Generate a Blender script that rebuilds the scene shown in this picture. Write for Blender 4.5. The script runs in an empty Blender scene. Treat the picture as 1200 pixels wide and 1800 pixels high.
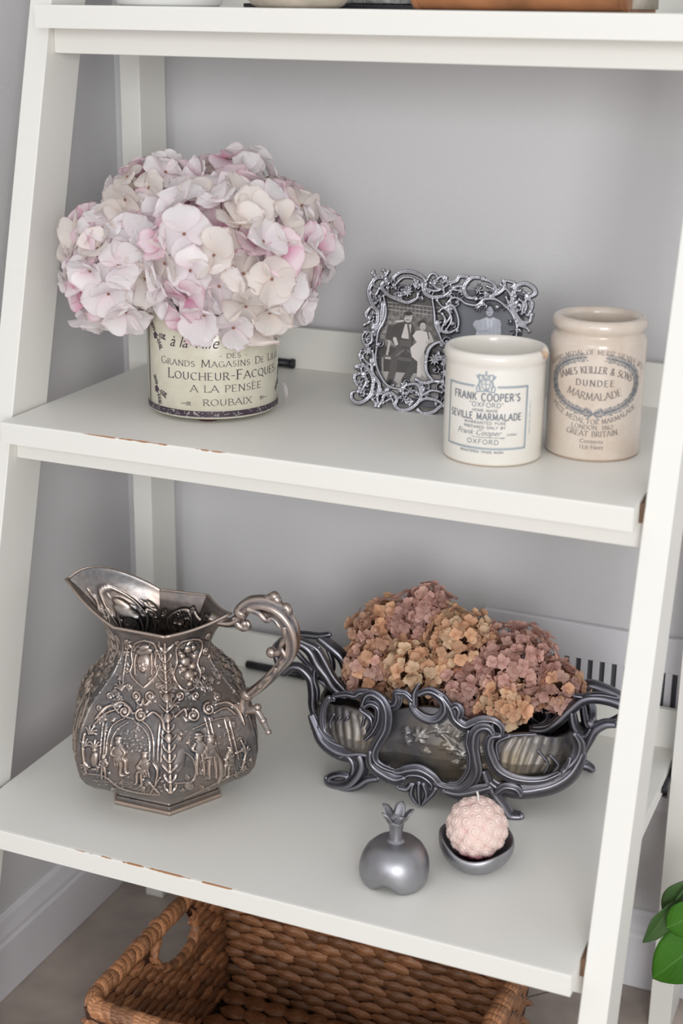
import bpy, math, random
import numpy as np
from mathutils import Vector, Matrix
random.seed(7); rng = np.random.default_rng(7)
PI = math.pi
# ---------------------------------------------------------------- camera, world, light, exposure
sc = bpy.context.scene
COL = sc.collection
CAM = Vector((0.8938, -1.7555, 1.1455)); FPX = 2647.12
FW = Vector((-0.36670, 0.87437, -0.31791)); RT = Vector((0.92034, 0.39091, 0.01300)); UP = Vector((-0.13565, 0.28784, 0.94802))
cd = bpy.data.cameras.new('camera'); cam = bpy.data.objects.new('camera', cd); COL.objects.link(cam)
cam.matrix_world = Matrix(((RT.x, UP.x, -FW.x, CAM.x), (RT.y, UP.y, -FW.y, CAM.y), (RT.z, UP.z, -FW.z, CAM.z), (0, 0, 0, 1)))
cd.sensor_fit = 'HORIZONTAL'; cd.sensor_width = 24.0; cd.lens = FPX / 1200 * 24.0
cd.clip_start = 0.05; cd.clip_end = 50
cd.dof.use_dof = True; cd.dof.focus_distance = 1.585; cd.dof.aperture_fstop = 4.6
sc.camera = cam
w = bpy.data.worlds.new('room light'); sc.world = w; w.use_nodes = True
w.node_tree.nodes['Background'].inputs[0].default_value = (0.95, 0.965, 1.0, 1)
w.node_tree.nodes['Background'].inputs[1].default_value = 0.89
def area(name, loc, target, sx, sy, power, col):
    l = bpy.data.lights.new(name, 'AREA'); l.shape = 'RECTANGLE'; l.size = sx; l.size_y = sy; l.energy = power; l.color = col
    o = bpy.data.objects.new(name, l); COL.objects.link(o); o.location = loc
    o.rotation_euler = (Vector(target) - Vector(loc)).to_track_quat('-Z', 'Y').to_euler()
    return o
area('window_daylight', (2.0, -3.6, 1.35), (0.25, -0.35, 0.72), 1.1, 1.3, 55, (0.985, 0.985, 0.98))
area('side_fill_light', (0.1, -4.2, 1.9), (0.3, -0.3, 0.6), 1.4, 0.8, 20, (0.93, 0.96, 1.0))  # second, weaker cool fill light from the front left
sc.view_settings.view_transform = 'Standard'; sc.view_settings.look = 'None'
sc.view_settings.gamma = 1; sc.view_settings.use_curve_mapping = False
sc.view_settings.exposure = -0.07
def at_y(px, py, y):            # point of the photograph on the plane at depth y
    d = FW + RT * ((px - 600) / FPX) - UP * ((py - 900) / FPX)
    return CAM + d * ((y - CAM.y) / d.y)
# ---------------------------------------------------------------- materials
def nt(name):
    m = bpy.data.materials.new(name); m.use_nodes = True
    t = m.node_tree; b = t.nodes['Principled BSDF']; return m, t, b
def N(t, typ, **k):
    n = t.nodes.new(typ)
    for a, v in k.items():
        if a.startswith('i_'): n.inputs[a[2:].replace('_', ' ')].default_value = v
        else: setattr(n, a, v)
    return n
def ramp(t, fac, stops):
    r = t.nodes.new('ShaderNodeValToRGB'); e = r.color_ramp.elements
    while len(e) < len(stops): e.new(0.5)
    for i, (p, c) in enumerate(stops):
        e[i].position = p; e[i].color = (*c, 1) if len(c) == 3 else c
    t.links.new(fac, r.inputs[0]); return r
def mix(t, fac, a, b, mode='MIX'):
    n = t.nodes.new('ShaderNodeMix'); n.data_type = 'RGBA'; n.blend_type = mode
    for s, v in ((0, fac), (6, a), (7, b)):
        if hasattr(v, 'is_output') or isinstance(v, bpy.types.NodeSocket): t.links.new(v, n.inputs[s])
        else: n.inputs[s].default_value = v if s == 0 else (*v, 1)
    return n.outputs[2]
def math_(t, op, a, b=0.0, c=None):
    n = t.nodes.new('ShaderNodeMath'); n.operation = op
    for i, v in enumerate((a, b) if c is None else (a, b, c)):
        if isinstance(v, bpy.types.NodeSocket): t.links.new(v, n.inputs[i])
        else: n.inputs[i].default_value = v
    return n.outputs[0]
def noise(t, scale, detail=3, rough=.5, vec=None, obj=True):
    n = N(t, 'ShaderNodeTexNoise', i_Scale=scale, i_Detail=detail, i_Roughness=rough)
    if vec is None:
        vec = N(t, 'ShaderNodeTexCoord').outputs['Object']
    t.links.new(vec, n.inputs['Vector']); return n.outputs[0]
def bump(t, b, h, strength=.3, dist=.001):
    n = N(t, 'ShaderNodeBump'); n.inputs['Strength'].default_value = strength; n.inputs['Distance'].default_value = dist
    t.links.new(h, n.inputs['Height']); t.links.new(n.outputs[0], b.inputs['Normal'])
def simple(name, c, rough=.5, metal=0, var=.06, scale=20, bs=.15, bd=.0005, coat=0, sub=0):
    m, t, b = nt(name)
    n = noise(t, scale, 4)
    c2 = tuple(max(0, x * (1 - var * 2)) for x in c); c3 = tuple(min(1, x * (1 + var)) for x in c)
    r = ramp(t, n, [(.3, c2), (.7, c3)])
    t.links.new(r.outputs[0], b.inputs['Base Color'])
    b.inputs['Roughness'].default_value = rough; b.inputs['Metallic'].default_value = metal
    b.inputs['Coat Weight'].default_value = coat; b.inputs['Coat Roughness'].default_value = .08
    if sub: b.inputs['Subsurface Weight'].default_value = sub; b.inputs['Subsurface Radius'].default_value = (.006, .003, .002)
    if bs: bump(t, b, noise(t, scale * 8, 3), bs, bd)
    return m
M = {}
# painted wood: cream paint, faint brush grain, worn to brown in places along sharp edges
m, t, b = nt('cream_paint'); M['paint'] = m
tc = N(t, 'ShaderNodeTexCoord').outputs['Object']
mp = N(t, 'ShaderNodeMapping'); mp.inputs['Scale'].default_value = (3, 60, 60); t.links.new(tc, mp.inputs[0])
g1 = noise(t, 2.2, 4, .6, mp.outputs[0]); g2 = noise(t, 9, 4, .55)
base = mix(t, g2, (.84, .83, .785), (.81, .80, .75))
base = mix(t, math_(t, 'MULTIPLY', g1, .12), base, (.66, .62, .53))
at = N(t, 'ShaderNodeAttribute', attribute_name='wear')
wn = noise(t, 28, 5, .65)
wf = math_(t, 'MULTIPLY', math_(t, 'GREATER_THAN', at.outputs['Fac'], .38), math_(t, 'GREATER_THAN', math_(t, 'ADD', wn, math_(t, 'MULTIPLY', at.outputs['Fac'], .16)), .60))
base = mix(t, wf, base, (.42, .20, .09))
t.links.new(base, b.inputs['Base Color']); b.inputs['Roughness'].default_value = .42
bump(t, b, g1, .12, .0006)
M['raw_wood'] = simple('raw_brown_wood', (.16, .085, .05), .7, var=.2, scale=60)
# walls
def wallmat(name, c):
    m, t, b = nt(name)
    v = noise(t, 1.3, 2); col = mix(t, v, c, tuple(x * .96 for x in c))
    t.links.new(col, b.inputs['Base Color']); b.inputs['Roughness'].default_value = .62
    bump(t, b, noise(t, 420, 3, .6), .22, .0012)
    return m
M['wall'] = wallmat('warm_grey_wall', (.668, .66, .668))
M['trimwhite'] = simple('gloss_white_trim', (.74, .73, .76), .35, var=.02, scale=6, bs=.05)
M['tile'] = simple('taupe_floor_tile', (.44, .37, .325), .5, var=.14, scale=14, bs=.2)
M['grout'] = simple('dark_grout', (.15, .135, .125), .9)
M['dark'] = simple('matt_black', (.012, .012, .016), .45, bs=0)
M['ventdark'] = simple('vent_slot_shade', (.10, .10, .11), .9, bs=0)  # dark colour standing in for the shade inside the vent slots
# metals: 'rel' attribute (height of the chased relief) drives patina
def patina(name, lo, mid, hi, warm, rough=.34, metal=.92, scale=90, wl=.45):
    m, t, b = nt(name)
    at = N(t, 'ShaderNodeAttribute', attribute_name='rel')
    n1 = noise(t, scale * .35, 5, .6); n2 = noise(t, scale * 3, 4, .6)
    h = math_(t, 'ADD', at.outputs['Fac'], math_(t, 'MULTIPLY', math_(t, 'SUBTRACT', n2, .5), .35))
    r = ramp(t, h, [(0.0, lo), (.38, mid), (.85, hi)])
    wm = ramp(t, n1, [(.42, (0, 0, 0)), (.62, (1, 1, 1))])
    col = mix(t, math_(t, 'MULTIPLY', wm.outputs[0], wl), r.outputs[0], warm)
    t.links.new(col, b.inputs['Base Color']); b.inputs['Metallic'].default_value = metal
    rr = math_(t, 'ADD', math_(t, 'MULTIPLY', n1, .25), rough - .12)
    t.links.new(rr, b.inputs['Roughness'])
    bump(t, b, n2, .25, .0004)
    return m
M['silver'] = patina('tarnished_copper_silver', (.022, .024, .036), (.25, .235, .23), (.74, .60, .51), (.42, .31, .24), .31, .9, 60, .38)
M['silverhandle'] = patina('tarnished_silver_handle', (.06, .06, .08), (.30, .275, .27), (.62, .52, .46), (.36, .27, .22), .28, .93, 60, .35)
M['pewter'] = patina('dark_pewter', (.022, .022, .03), (.10, .10, .122), (.33, .33, .38), (.19, .165, .14), .36, .88, 26, .25)
M['pewterbody'] = patina('tarnished_pewter_bowl', (.03, .03, .036), (.125, .12, .125), (.32, .31, .30), (.235, .19, .13), .46, .82, 30, .8)
M['framesilver'] = patina('antique_silver_frame', (.015, .015, .02), (.17, .17, .195), (.62, .62, .67), (.34, .34, .38), .32, .9, 90, .2)
M['alu'] = simple('brushed_aluminium', (.40, .40, .425), .41, 1, var=.12, scale=22, bs=.12, bd=.0003)
# ceramics
def ceramic(name, c, stain, sc_=25, amt=.5):
    m, t, b = nt(name)
    n1 = noise(t, sc_, 5, .65); n2 = noise(t, 160, 3, .6)
    f = ramp(t, n1, [(.45, (0, 0, 0)), (.75, (1, 1, 1))])
    col = mix(t, math_(t, 'MULTIPLY', f.outputs[0], amt), c, stain)
    col = mix(t, math_(t, 'MULTIPLY', n2, amt * .4), col, stain)
    at = N(t, 'ShaderNodeAttribute', attribute_name='stain')
    col = mix(t, at.outputs['Fac'], col, tuple(x * y for x, y in zip(stain, (.9, .72, .58))))
    t.links.new(col, b.inputs['Base Color']); b.inputs['Roughness'].default_value = .3
    b.inputs['Coat Weight'].default_value = .7; b.inputs['Coat Roughness'].default_value = .12
    bump(t, b, noise(t, 60, 3), .1, .0006)
    return m
M['potwhite'] = ceramic('white_stoneware', (.80, .77, .71), (.66, .58, .48), 22, .3)
M['pottan'] = ceramic('tan_stoneware', (.70, .62, .54), (.56, .42, .31), 30, .65)
M['tin'] = ceramic('aged_cream_glaze', (.67, .64, .52), (.50, .45, .33), 40, .55)
M['tinink'] = simple('plum_black_print', (.045, .03, .045), .4, bs=0)
M['ink'] = simple('slate_print', (.17, .19, .22), .4, bs=0)
M['inkblue'] = simple('pale_slate_print', (.30, .36, .41), .4, bs=0)
M['inkbrown'] = simple('brown_black_print', (.20, .17, .16), .45, bs=0)
M['tinband'] = simple('pale_band_marks', (.62, .58, .52), .4, bs=0)
def lineattr(name, attr='Col', rough=.35):
    m, t, b = nt(name)
    a = N(t, 'ShaderNodeAttribute', attribute_name=attr); t.links.new(a.outputs['Color'], b.inputs['Base Color'])
    b.inputs['Roughness'].default_value = rough; return m
M['photo'] = lineattr('old_photograph_print')
# petals: uv.x across, uv.y from claw to tip
def petal(name, tip, claw, edge, amt, rnd=.09, trans=.36, rough=.6):
    m, t, b = nt(name)
    uv = N(t, 'ShaderNodeUVMap'); sp = N(t, 'ShaderNodeSeparateXYZ'); t.links.new(uv.outputs[0], sp.inputs[0])
    oi = N(t, 'ShaderNodeObjectInfo')
    f = ramp(t, sp.outputs[1], [(.0, (1, 1, 1)), (.62, (0, 0, 0))])
    ff = math_(t, 'MULTIPLY', f.outputs[0], math_(t, 'MULTIPLY_ADD', oi.outputs['Random'], amt, amt * .3))
    col = mix(t, ff, tip, claw)
    e = math_(t, 'ABSOLUTE', math_(t, 'SUBTRACT', sp.outputs[0], .5))
    er = ramp(t, math_(t, 'MAXIMUM', math_(t, 'MULTIPLY', e, 2), sp.outputs[1]), [(.9, (0, 0, 0)), (1, (1, 1, 1))])
    col = mix(t, math_(t, 'MULTIPLY', er.outputs[0], .55), col, edge)
    hs = N(t, 'ShaderNodeHueSaturation'); t.links.new(col, hs.inputs['Color'])
    t.links.new(math_(t, 'MULTIPLY_ADD', oi.outputs['Random'], rnd * 2, 1 - rnd), hs.inputs['Value'])
    t.links.new(hs.outputs[0], b.inputs['Base Color']); b.inputs['Roughness'].default_value = rough
    mp = N(t, 'ShaderNodeMapping'); mp.inputs['Scale'].default_value = (22, 2.0, 1); t.links.new(uv.outputs[0], mp.inputs[0])
    bump(t, b, noise(t, 1.0, 2, .5, mp.outputs[0]), .5, .0008)
    tr = N(t, 'ShaderNodeBsdfTranslucent'); t.links.new(hs.outputs[0], tr.inputs[0])
    ms = N(t, 'ShaderNodeMixShader'); ms.inputs[0].default_value = trans
    t.links.new(b.outputs[0], ms.inputs[1]); t.links.new(tr.outputs[0], ms.inputs[2])
    t.links.new(ms.outputs[0], t.nodes['Material Output'].inputs[0])
    return m
M['pet_pale'] = petal('blush_white_petal', (.95, .915, .92), (.90, .66, .74), (.86, .66, .70), .42)
M['pet_cream'] = petal('ivory_petal', (.88, .82, .78), (.84, .73, .64), (.70, .55, .50), .5)
M['pet_pink'] = petal('pink_petal', (.90, .77, .81), (.76, .28, .46), (.74, .38, .50), .9)
M['fl_centre'] = simple('brown_floret_eye', (.30, .13, .09), .6)
M['stalk'] = simple('dry_brown_stalk', (.17, .09, .05), .7)
for k, tip, claw in (('dry_tan', (.70, .43, .30), (.50, .26, .16)), ('dry_mauve', (.66, .40, .34), (.50, .27, .24)), ('dry_peach', (.82, .51, .32), (.62, .33, .19)),
                     ('dry_pink', (.77, .50, .41), (.58, .30, .24)), ('dry_cream', (.84, .62, .42), (.68, .42, .24)), ('dry_rose', (.70, .45, .39), (.54, .29, .25))):
    M[k] = petal(k, tip, claw, claw, .6, .2, .32)
M['wax'] = simple('pale_pink_wax', (.80, .61, .55), .5, var=.03, sub=.3, bs=.05)
m, t, b = nt('pink_footed_wax'); M['wax'] = m
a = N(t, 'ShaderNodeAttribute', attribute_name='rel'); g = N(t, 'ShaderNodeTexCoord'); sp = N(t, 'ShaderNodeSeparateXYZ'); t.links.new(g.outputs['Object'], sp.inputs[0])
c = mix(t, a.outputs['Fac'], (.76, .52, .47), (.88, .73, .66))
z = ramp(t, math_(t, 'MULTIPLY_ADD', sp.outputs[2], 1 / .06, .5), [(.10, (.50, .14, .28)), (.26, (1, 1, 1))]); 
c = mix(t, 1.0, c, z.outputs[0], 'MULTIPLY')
t.links.new(c, b.inputs['Base Color']); b.inputs['Roughness'].default_value = .5; b.inputs['Subsurface Weight'].default_value = .25; b.inputs['Subsurface Radius'].default_value = (.008, .004, .003)
M['wick'] = simple('white_wick', (.78, .76, .72), .8)
# water hyacinth weave
m, t, b = nt('water_hyacinth'); M['weave'] = m
oi = N(t, 'ShaderNodeObjectInfo'); tc = N(t, 'ShaderNodeTexCoord').outputs['Object']
mp = N(t, 'ShaderNodeMapping'); mp.inputs['Scale'].default_value = (1, 9, 9); t.links.new(tc, mp.inputs[0])
g = noise(t, 60, 4, .6, mp.outputs[0])
r = ramp(t, g, [(.25, (.115, .045, .02)), (.5, (.31, .135, .06)), (.8, (.52, .28, .145))])
hs = N(t, 'ShaderNodeHueSaturation'); t.links.new(r.outputs[0], hs.inputs['Color'])
t.links.new(math_(t, 'MULTIPLY_ADD', oi.outputs['Random'], .9, .6), hs.inputs['Value'])
t.links.new(hs.outputs[0], b.inputs['Base Color']); b.inputs['Roughness'].default_value = .42; bump(t, b, g, .5, .0012)
M['weavedark'] = simple('dark_weave_backing', (.07, .028, .014), .8, var=.2)
def leafmat(name, a, b_):
    m, t, b = nt(name)
    uv = N(t, 'ShaderNodeUVMap'); sp = N(t, 'ShaderNodeSeparateXYZ'); t.links.new(uv.outputs[0], sp.inputs[0])
    e = math_(t, 'ABSOLUTE', math_(t, 'SUBTRACT', sp.outputs[0], .5))
    col = mix(t, noise(t, 30), a, b_)
    vr = ramp(t, e, [(.0, (1, 1, 1)), (.03, (0, 0, 0))])
    col = mix(t, math_(t, 'MULTIPLY', vr.outputs[0], .35), col, (.25, .45, .15))
    t.links.new(col, b.inputs['Base Color']); b.inputs['Roughness'].default_value = .38
    wv = N(t, 'ShaderNodeTexWave', i_Scale=2.2, i_Distortion=1.0); wv.bands_direction = 'Y'
    cx = N(t, 'ShaderNodeCombineXYZ'); t.links.new(math_(t, 'SUBTRACT', sp.outputs[1], e), cx.inputs[1]); t.links.new(cx.outputs[0], wv.inputs[0])
    bump(t, b, wv.outputs[1], .15, .001)
    return m
M['leaf'] = leafmat('glossy_green_leaf', (.035, .155, .015), (.07, .235, .018))
M['leafdark'] = leafmat('matt_green_leaf', (.05, .115, .035), (.085, .16, .05))
M['terracotta'] = simple('plant_pot_glaze', (.55, .52, .48), .5)
M['soil'] = simple('potting_soil', (.05, .03, .02), .95)
M['whiteglaze'] = simple('white_glaze', (.82, .82, .82), .25, var=.02, bs=0, coat=.5)
M['beige'] = simple('beige_stoneware', (.52, .46, .38), .45, var=.12, scale=60)
M['leather'] = simple('tan_brown_leather', (.36, .155, .065), .5, var=.2, scale=24, bs=.4)
M['pages'] = simple('aged_page_edges', (.50, .45, .38), .8, var=.1, scale=150)
M['hammered'] = simple('hammered_silver', (.42, .42, .42), .35, 1, var=.3, scale=120, bs=.9, bd=.001)
# ---------------------------------------------------------------- mesh helpers
def link(name, me, mat=None, parent=None, loc=(0, 0, 0), smooth=True, rot=None, scale=None):
    o = bpy.data.objects.new(name, me); COL.objects.link(o)
    if mat is not None and not me.materials: me.materials.append(mat)
    if parent: o.parent = parent
    o.location = loc
    if rot is not None: o.rotation_euler = rot
    if scale is not None: o.scale = scale
    return o
def mesh(name, v, f, mat=None, smooth=True, attrs=None, uv=None):
    me = bpy.data.meshes.new(name)
    v = np.asarray(v, dtype=np.float32).reshape(-1, 3)
    if isinstance(f, np.ndarray):
        nv, nf, k = len(v), len(f), f.shape[1]
        me.vertices.add(nv); me.vertices.foreach_set('co', v.ravel())
        me.loops.add(nf * k); me.loops.foreach_set('vertex_index', f.astype(np.int32).ravel())
        me.polygons.add(nf); me.polygons.foreach_set('loop_start', np.arange(0, nf * k, k, dtype=np.int32))
        me.update(calc_edges=True)
    else:
        me.from_pydata(v.tolist(), [], f)
    if smooth: me.polygons.foreach_set('use_smooth', np.ones(len(me.polygons), dtype=bool))
    if attrs:
        for k, (typ, a) in attrs.items():
            if typ == 'F':
                at = me.attributes.new(k, 'FLOAT', 'POINT'); at.data.foreach_set('value', np.asarray(a, dtype=np.float32).ravel())
            else:
                at = me.attributes.new(k, 'FLOAT_COLOR', 'POINT'); at.data.foreach_set('color', np.asarray(a, dtype=np.float32).ravel())
    if uv is not None:
        l = me.uv_layers.new(name='UVMap'); idx = np.zeros(len(me.loops), dtype=np.int32); me.loops.foreach_get('vertex_index', idx)
        l.data.foreach_set('uv', np.asarray(uv, dtype=np.float32)[idx].ravel())
    if mat: me.materials.append(mat)
    me.validate(); me.update()
    return me
def cat(P, n=6, closed=False):
    P = [np.array(p, float) for p in P]
    if len(P) < 3: return [P[0] + (P[-1] - P[0]) * i / n for i in range(n + 1)]
    out = []; m = len(P); rg = range(m if closed else m - 1)
    for i in rg:
        if closed: a, b_, c, d = P[i - 1], P[i], P[(i + 1) % m], P[(i + 2) % m]
        else: a, b_, c, d = P[max(i - 1, 0)], P[i], P[i + 1], P[min(i + 2, m - 1)]
        for k in range(n):
            s = k / n
            out.append(.5 * ((2 * b_) + (-a + c) * s + (2 * a - 5 * b_ + 4 * c - d) * s * s + (-a + 3 * b_ - 3 * c + d) * s ** 3))
    if not closed: out.append(P[-1])
    return out
class MB:
    def __init__(s): s.v = []; s.f = []; s.a = []
    def add(s, v, f, a=None):
        o = len(s.v); s.v += [tuple(map(float, p)) for p in v]; s.f += [tuple(i + o for i in q) for q in f]
        s.a += list(a) if a is not None else [.5] * len(v)
    def grid(s, P, cu=False, cv=False, a=None):      # P[i][j]
        n, m = len(P), len(P[0]); f = []
        for i in range(n if cu else n - 1):
            for j in range(m if cv else m - 1):
                f.append((i * m + j, i * m + (j + 1) % m, (i + 1) % n * m + (j + 1) % m, (i + 1) % n * m + j))
        s.add([p for r in P for p in r], f, a)
    def tube(s, pts, rad, n=10, sub=5, groove=0, k=0, twist=0, flat=1.0, cap=True, up=None):
        pts = cat(pts, sub) if sub else [np.array(p, float) for p in pts]; m = len(pts)
        R = [rad(i / (m - 1)) if callable(rad) else rad for i in range(m)]
        T = [pts[min(i + 1, m - 1)] - pts[max(i - 1, 0)] for i in range(m)]
        T = [x / (np.linalg.norm(x) + 1e-12) for x in T]
        u = np.array(up if up is not None else ((0, 0, 1) if abs(T[0][2]) < .9 else (1, 0, 0)), float)
        P = []; A = []
        for i in range(m):
            if up is not None: u = np.array(up, float)
            u = u - T[i] * (u @ T[i]); u /= np.linalg.norm(u) + 1e-12; b_ = np.cross(T[i], u)
            row = []
            for j in range(n):
                th = 2 * PI * j / n
                g = groove * math.cos(k * th + twist * i)
                r = R[i] * (1 + g)
                row.append(pts[i] + u * math.cos(th) * r * flat + b_ * math.sin(th) * r)
                A.append(.55 + (.4 * g / groove if groove else .25 * math.sin(i * .9)) )
            P.append(row)
        o = len(s.v); s.grid(P, cv=True, a=A)
        if cap:
            s.f.append(tuple(o + j for j in range(n))); s.f.append(tuple(o + (m - 1) * n + j for j in reversed(range(n))))
    def ball(s, c, r, n=10, m=7, a=.7):
        r = (r, r, r) if not hasattr(r, '__len__') else r
        P = [[(c[0] + r[0] * math.sin(PI * i / m) * math.cos(2 * PI * j / n), c[1] + r[1] * math.sin(PI * i / m) * math.sin(2 * PI * j / n), c[2] + r[2] * math.cos(PI * i / m)) for j in range(n)] for i in range(m + 1)]
        s.grid(P, cv=True, a=[a] * (n * (m + 1)))
    def lathe(s, prof, n=64, c=(0, 0), a=None, mod=None):
        P = []
        for r, z in prof:
            P.append([(c[0] + r * math.cos(2 * PI * j / n), c[1] + r * math.sin(2 * PI * j / n), z) for j in range(n)])
        if mod: P = [[mod(p, i, j) for j, p in enumerate(row)] for i, row in enumerate(P)]
        s.grid(P, cv=True, a=a)
    def box(s, lo, hi):
        (x0, y0, z0), (x1, y1, z1) = lo, hi
        s.add([(x0, y0, z0), (x1, y0, z0), (x1, y1, z0), (x0, y1, z0), (x0, y0, z1), (x1, y0, z1), (x1, y1, z1), (x0, y1, z1)],
              [(0, 3, 2, 1), (4, 5, 6, 7), (0, 1, 5, 4), (1, 2, 6, 5), (2, 3, 7, 6), (3, 0, 4, 7)])
    def build(s, name, mat, parent=None, loc=(0, 0, 0), smooth=True, bevel=0, attr='rel', fixn=True):
        me = mesh(name, s.v, s.f, mat, smooth, {attr: ('F', s.a)} if attr else None)
        if fixn:
            import bmesh
            bm = bmesh.new(); bm.from_mesh(me); bmesh.ops.recalc_face_normals(bm, faces=bm.faces); bm.to_mesh(me); bm.free()
        o = link(name, me, None, parent, loc)
        if bevel:
            md = o.modifiers.new('edge', 'BEVEL'); md.width = bevel; md.segments = 2; md.limit_method = 'ANGLE'
            md.harden_normals = True
        return o
def thing(name, label, cat_, loc=(0, 0, 0), group=None, rot=None):
    o = bpy.data.objects.new(name, None); COL.objects.link(o); o.location = loc; o.empty_display_size = .02
    if rot: o.rotation_euler = rot
    return tag(o, label, cat_, group)
def tag(o, label, cat_, group=None):
    o['label'] = label; o['category'] = cat_
    if group: o['group'] = group
    return o
def struct(o): o['kind'] = 'structure'; return o
# heights and shelf geometry (metres)
H1, H2, H3 = 1.1440, .7406, .3417
TS = .022; YF = {1: -.4284, 2: -.5248, 3: -.6378}; YB = -.1717
def legy(z): return .65 * -.76645 + .26394 * (z - .7406)
# ---------------------------------------------------------------- room shell
def boxobj(name, lo, hi, mat, parent=None, bevel=0, smooth=False):
    b_ = MB(); b_.box(lo, hi); return b_.build(name, mat, parent, smooth=smooth or bool(bevel), bevel=bevel, attr=None)
struct(boxobj('wall_back', (-.11, -.14, 0), (3.2, -.04, 2.5), M['wall']))
struct(boxobj('wall_left', (-.19, -4.6, 0), (-.085, -.04, 2.5), M['wall']))
fl = struct(boxobj('floor', (-.19, -4.6, -.03), (3.2, -.04, -.004), M['grout']))
def clip(poly, ax, lim, keep):
    out = []
    for i, p in enumerate(poly):
        q = poly[(i + 1) % len(poly)]; a, b_ = (p[ax] - lim) * keep, (q[ax] - lim) * keep
        if a >= 0: out.append(p)
        if a * b_ < 0:
            s = a / (a - b_); out.append((p[0] + (q[0] - p[0]) * s, p[1] + (q[1] - p[1]) * s))
    return out
T_ = .457; G_ = .005; c45 = math.sqrt(.5); o45 = 1.1268 * .65 * c45        # distance of one diagonal joint from the origin along (1,-1)
for i in range(-3, 9):
    for j in range(-9, 9):
        a0 = o45 + (i - 1) * T_ + G_ / 2; a1 = a0 + T_ - G_; sh = .03 + (i % 2) * .10
        b0 = j * T_ + sh + G_ / 2; b1 = b0 + T_ - G_
        q = [((a + b_) * c45, (b_ - a) * c45) for a, b_ in ((a0, b0), (a1, b0), (a1, b1), (a0, b1))]
        for ax, lim, kp in ((0, -.085, 1), (0, 3.2, -1), (1, -.14, -1), (1, -3.2, 1)): q = clip(q, ax, lim, kp) if q else q
        if len(q) < 3: continue
        n = len(q); b_ = MB()
        b_.add([(x, y, -.004) for x, y in q] + [(x, y, random.uniform(-.0003, 0)) for x, y in q], [tuple(range(n))[::-1], tuple(range(n, 2 * n))] + [(k, (k + 1) % n, n + (k + 1) % n, n + k) for k in range(n)])
        b_.build('floor_tile', M['tile'], fl, smooth=False, attr=None)
def profile_run(name, prof, axis, a, b_, at, mat, sgn):      # prof: (out from wall, z)
    B = MB(); n = len(prof)
    def P(o, z, s): return (at + sgn * o, s, z) if axis == 'y' else (s, at + sgn * o, z)
    B.add([P(o, z, a) for o, z in prof] + [P(o, z, b_) for o, z in prof], [(i, (i + 1) % n, n + (i + 1) % n, n + i) for i in range(n)] + [tuple(range(n)), tuple(range(2 * n - 1, n - 1, -1))])
    return B.build(name, mat, None, smooth=False, attr=None, bevel=.0012)
bb = [(0, 0), (.0135, 0), (.0135, .070), (.011, .074), (.011, .080), (.0085, .088), (.0065, .098), (.003, .104), (0, .104)]
struct(profile_run('baseboard_left', bb, 'y', -3.2, -.1535, -.085, M['trimwhite'], 1))
struct(profile_run('baseboard_back', bb, 'x', -.085, 3.2, -.14, M['trimwhite'], -1))
# wall register behind the shelf
vt = thing('wall_vent', 'white slotted metal air register on the back wall behind the lowest white shelf', 'vent', (.406, -.1425, .246))
B = MB(); B.box((0, -.008, .178), (.42, 0, .221)); B.box((0, -.008, 0), (.42, 0, .02)); B.box((0, -.008, .02), (.03, 0, .178)); B.box((.39, -.008, .02), (.42, 0, .178))
B.build('frame', M['trimwhite'], vt, bevel=.0015, attr=None)
B = MB(); B.box((.029, -.0012, .019), (.391, -.0002, .179)); B.build('slot_shade_sheet', M['ventdark'], vt, smooth=False, attr=None)  # flat dark sheet, coloured as the shaded cavity behind the slats
ds = None
for i in range(25):
    x = .036 + i * .0142
    if ds is None:
        B = MB(); B.box((0, -.0075, .019), (.0082, -.0014, .179)); ds = B.build('slat', M['trimwhite'], vt, bevel=.001, attr=None); ds.location.x = x
    else:
        o = ds.copy(); COL.objects.link(o); o.parent = vt; o.location.x = x
# ---------------------------------------------------------------- the ladder shelf
sh = thing('ladder_shelf', 'tall cream painted ladder shelf unit with worn edges holding every ornament', 'shelf', (0, 0, 0))
def wearbox(name, lo, hi, mat, bevel, edges=(), nx=60):      # box subdivided along x with wear weight on chosen top/front edges
    (x0, y0, z0), (x1, y1, z1) = lo, hi
    xs = np.linspace(x0, x1, nx); ring = [(y0, z0), (y0, z1 - .0022), (y0 + .0004, z1 - .0003), (y0 + .0030, z1), (y1, z1), (y1, z0)]
    v = []; f = []; a = []; n = len(ring)
    for i, x in enumerate(xs):
        for k, (y, z) in enumerate(ring):
            v.append((x, y, z)); wv = 0
            if k == 2:
                for (e0, e1, s_) in edges: wv = max(wv, s_ * max(0, 1 - abs((x - (e0 + e1) / 2) / ((e1 - e0) / 2)) ** 3))
            a.append(wv)
    for i in range(nx - 1):
        for k in range(n): f.append((i * n + k, i * n + (k + 1) % n, (i + 1) * n + (k + 1) % n, (i + 1) * n + k))
    f.append(tuple(range(n))); f.append(tuple(range((nx - 1) * n, nx * n))[::-1])
    B = MB(); B.add(v, f, a); o = B.build(name, mat, sh, smooth=False, attr='wear')
    return o
for k, H in ((1, H1), (2, H2), (3, H3)):
    wearbox('shelf_board', (0, YF[k], H - TS), (.65, YB + .0002, H), M['paint'], .0012, {1: ((0, .3, .25), (.3, .65, .3)), 2: ((.08, .30, 1.0), (.3, .62, .1)), 3: ((.12, .36, .95), (.0, .15, .3))}[k])
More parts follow.
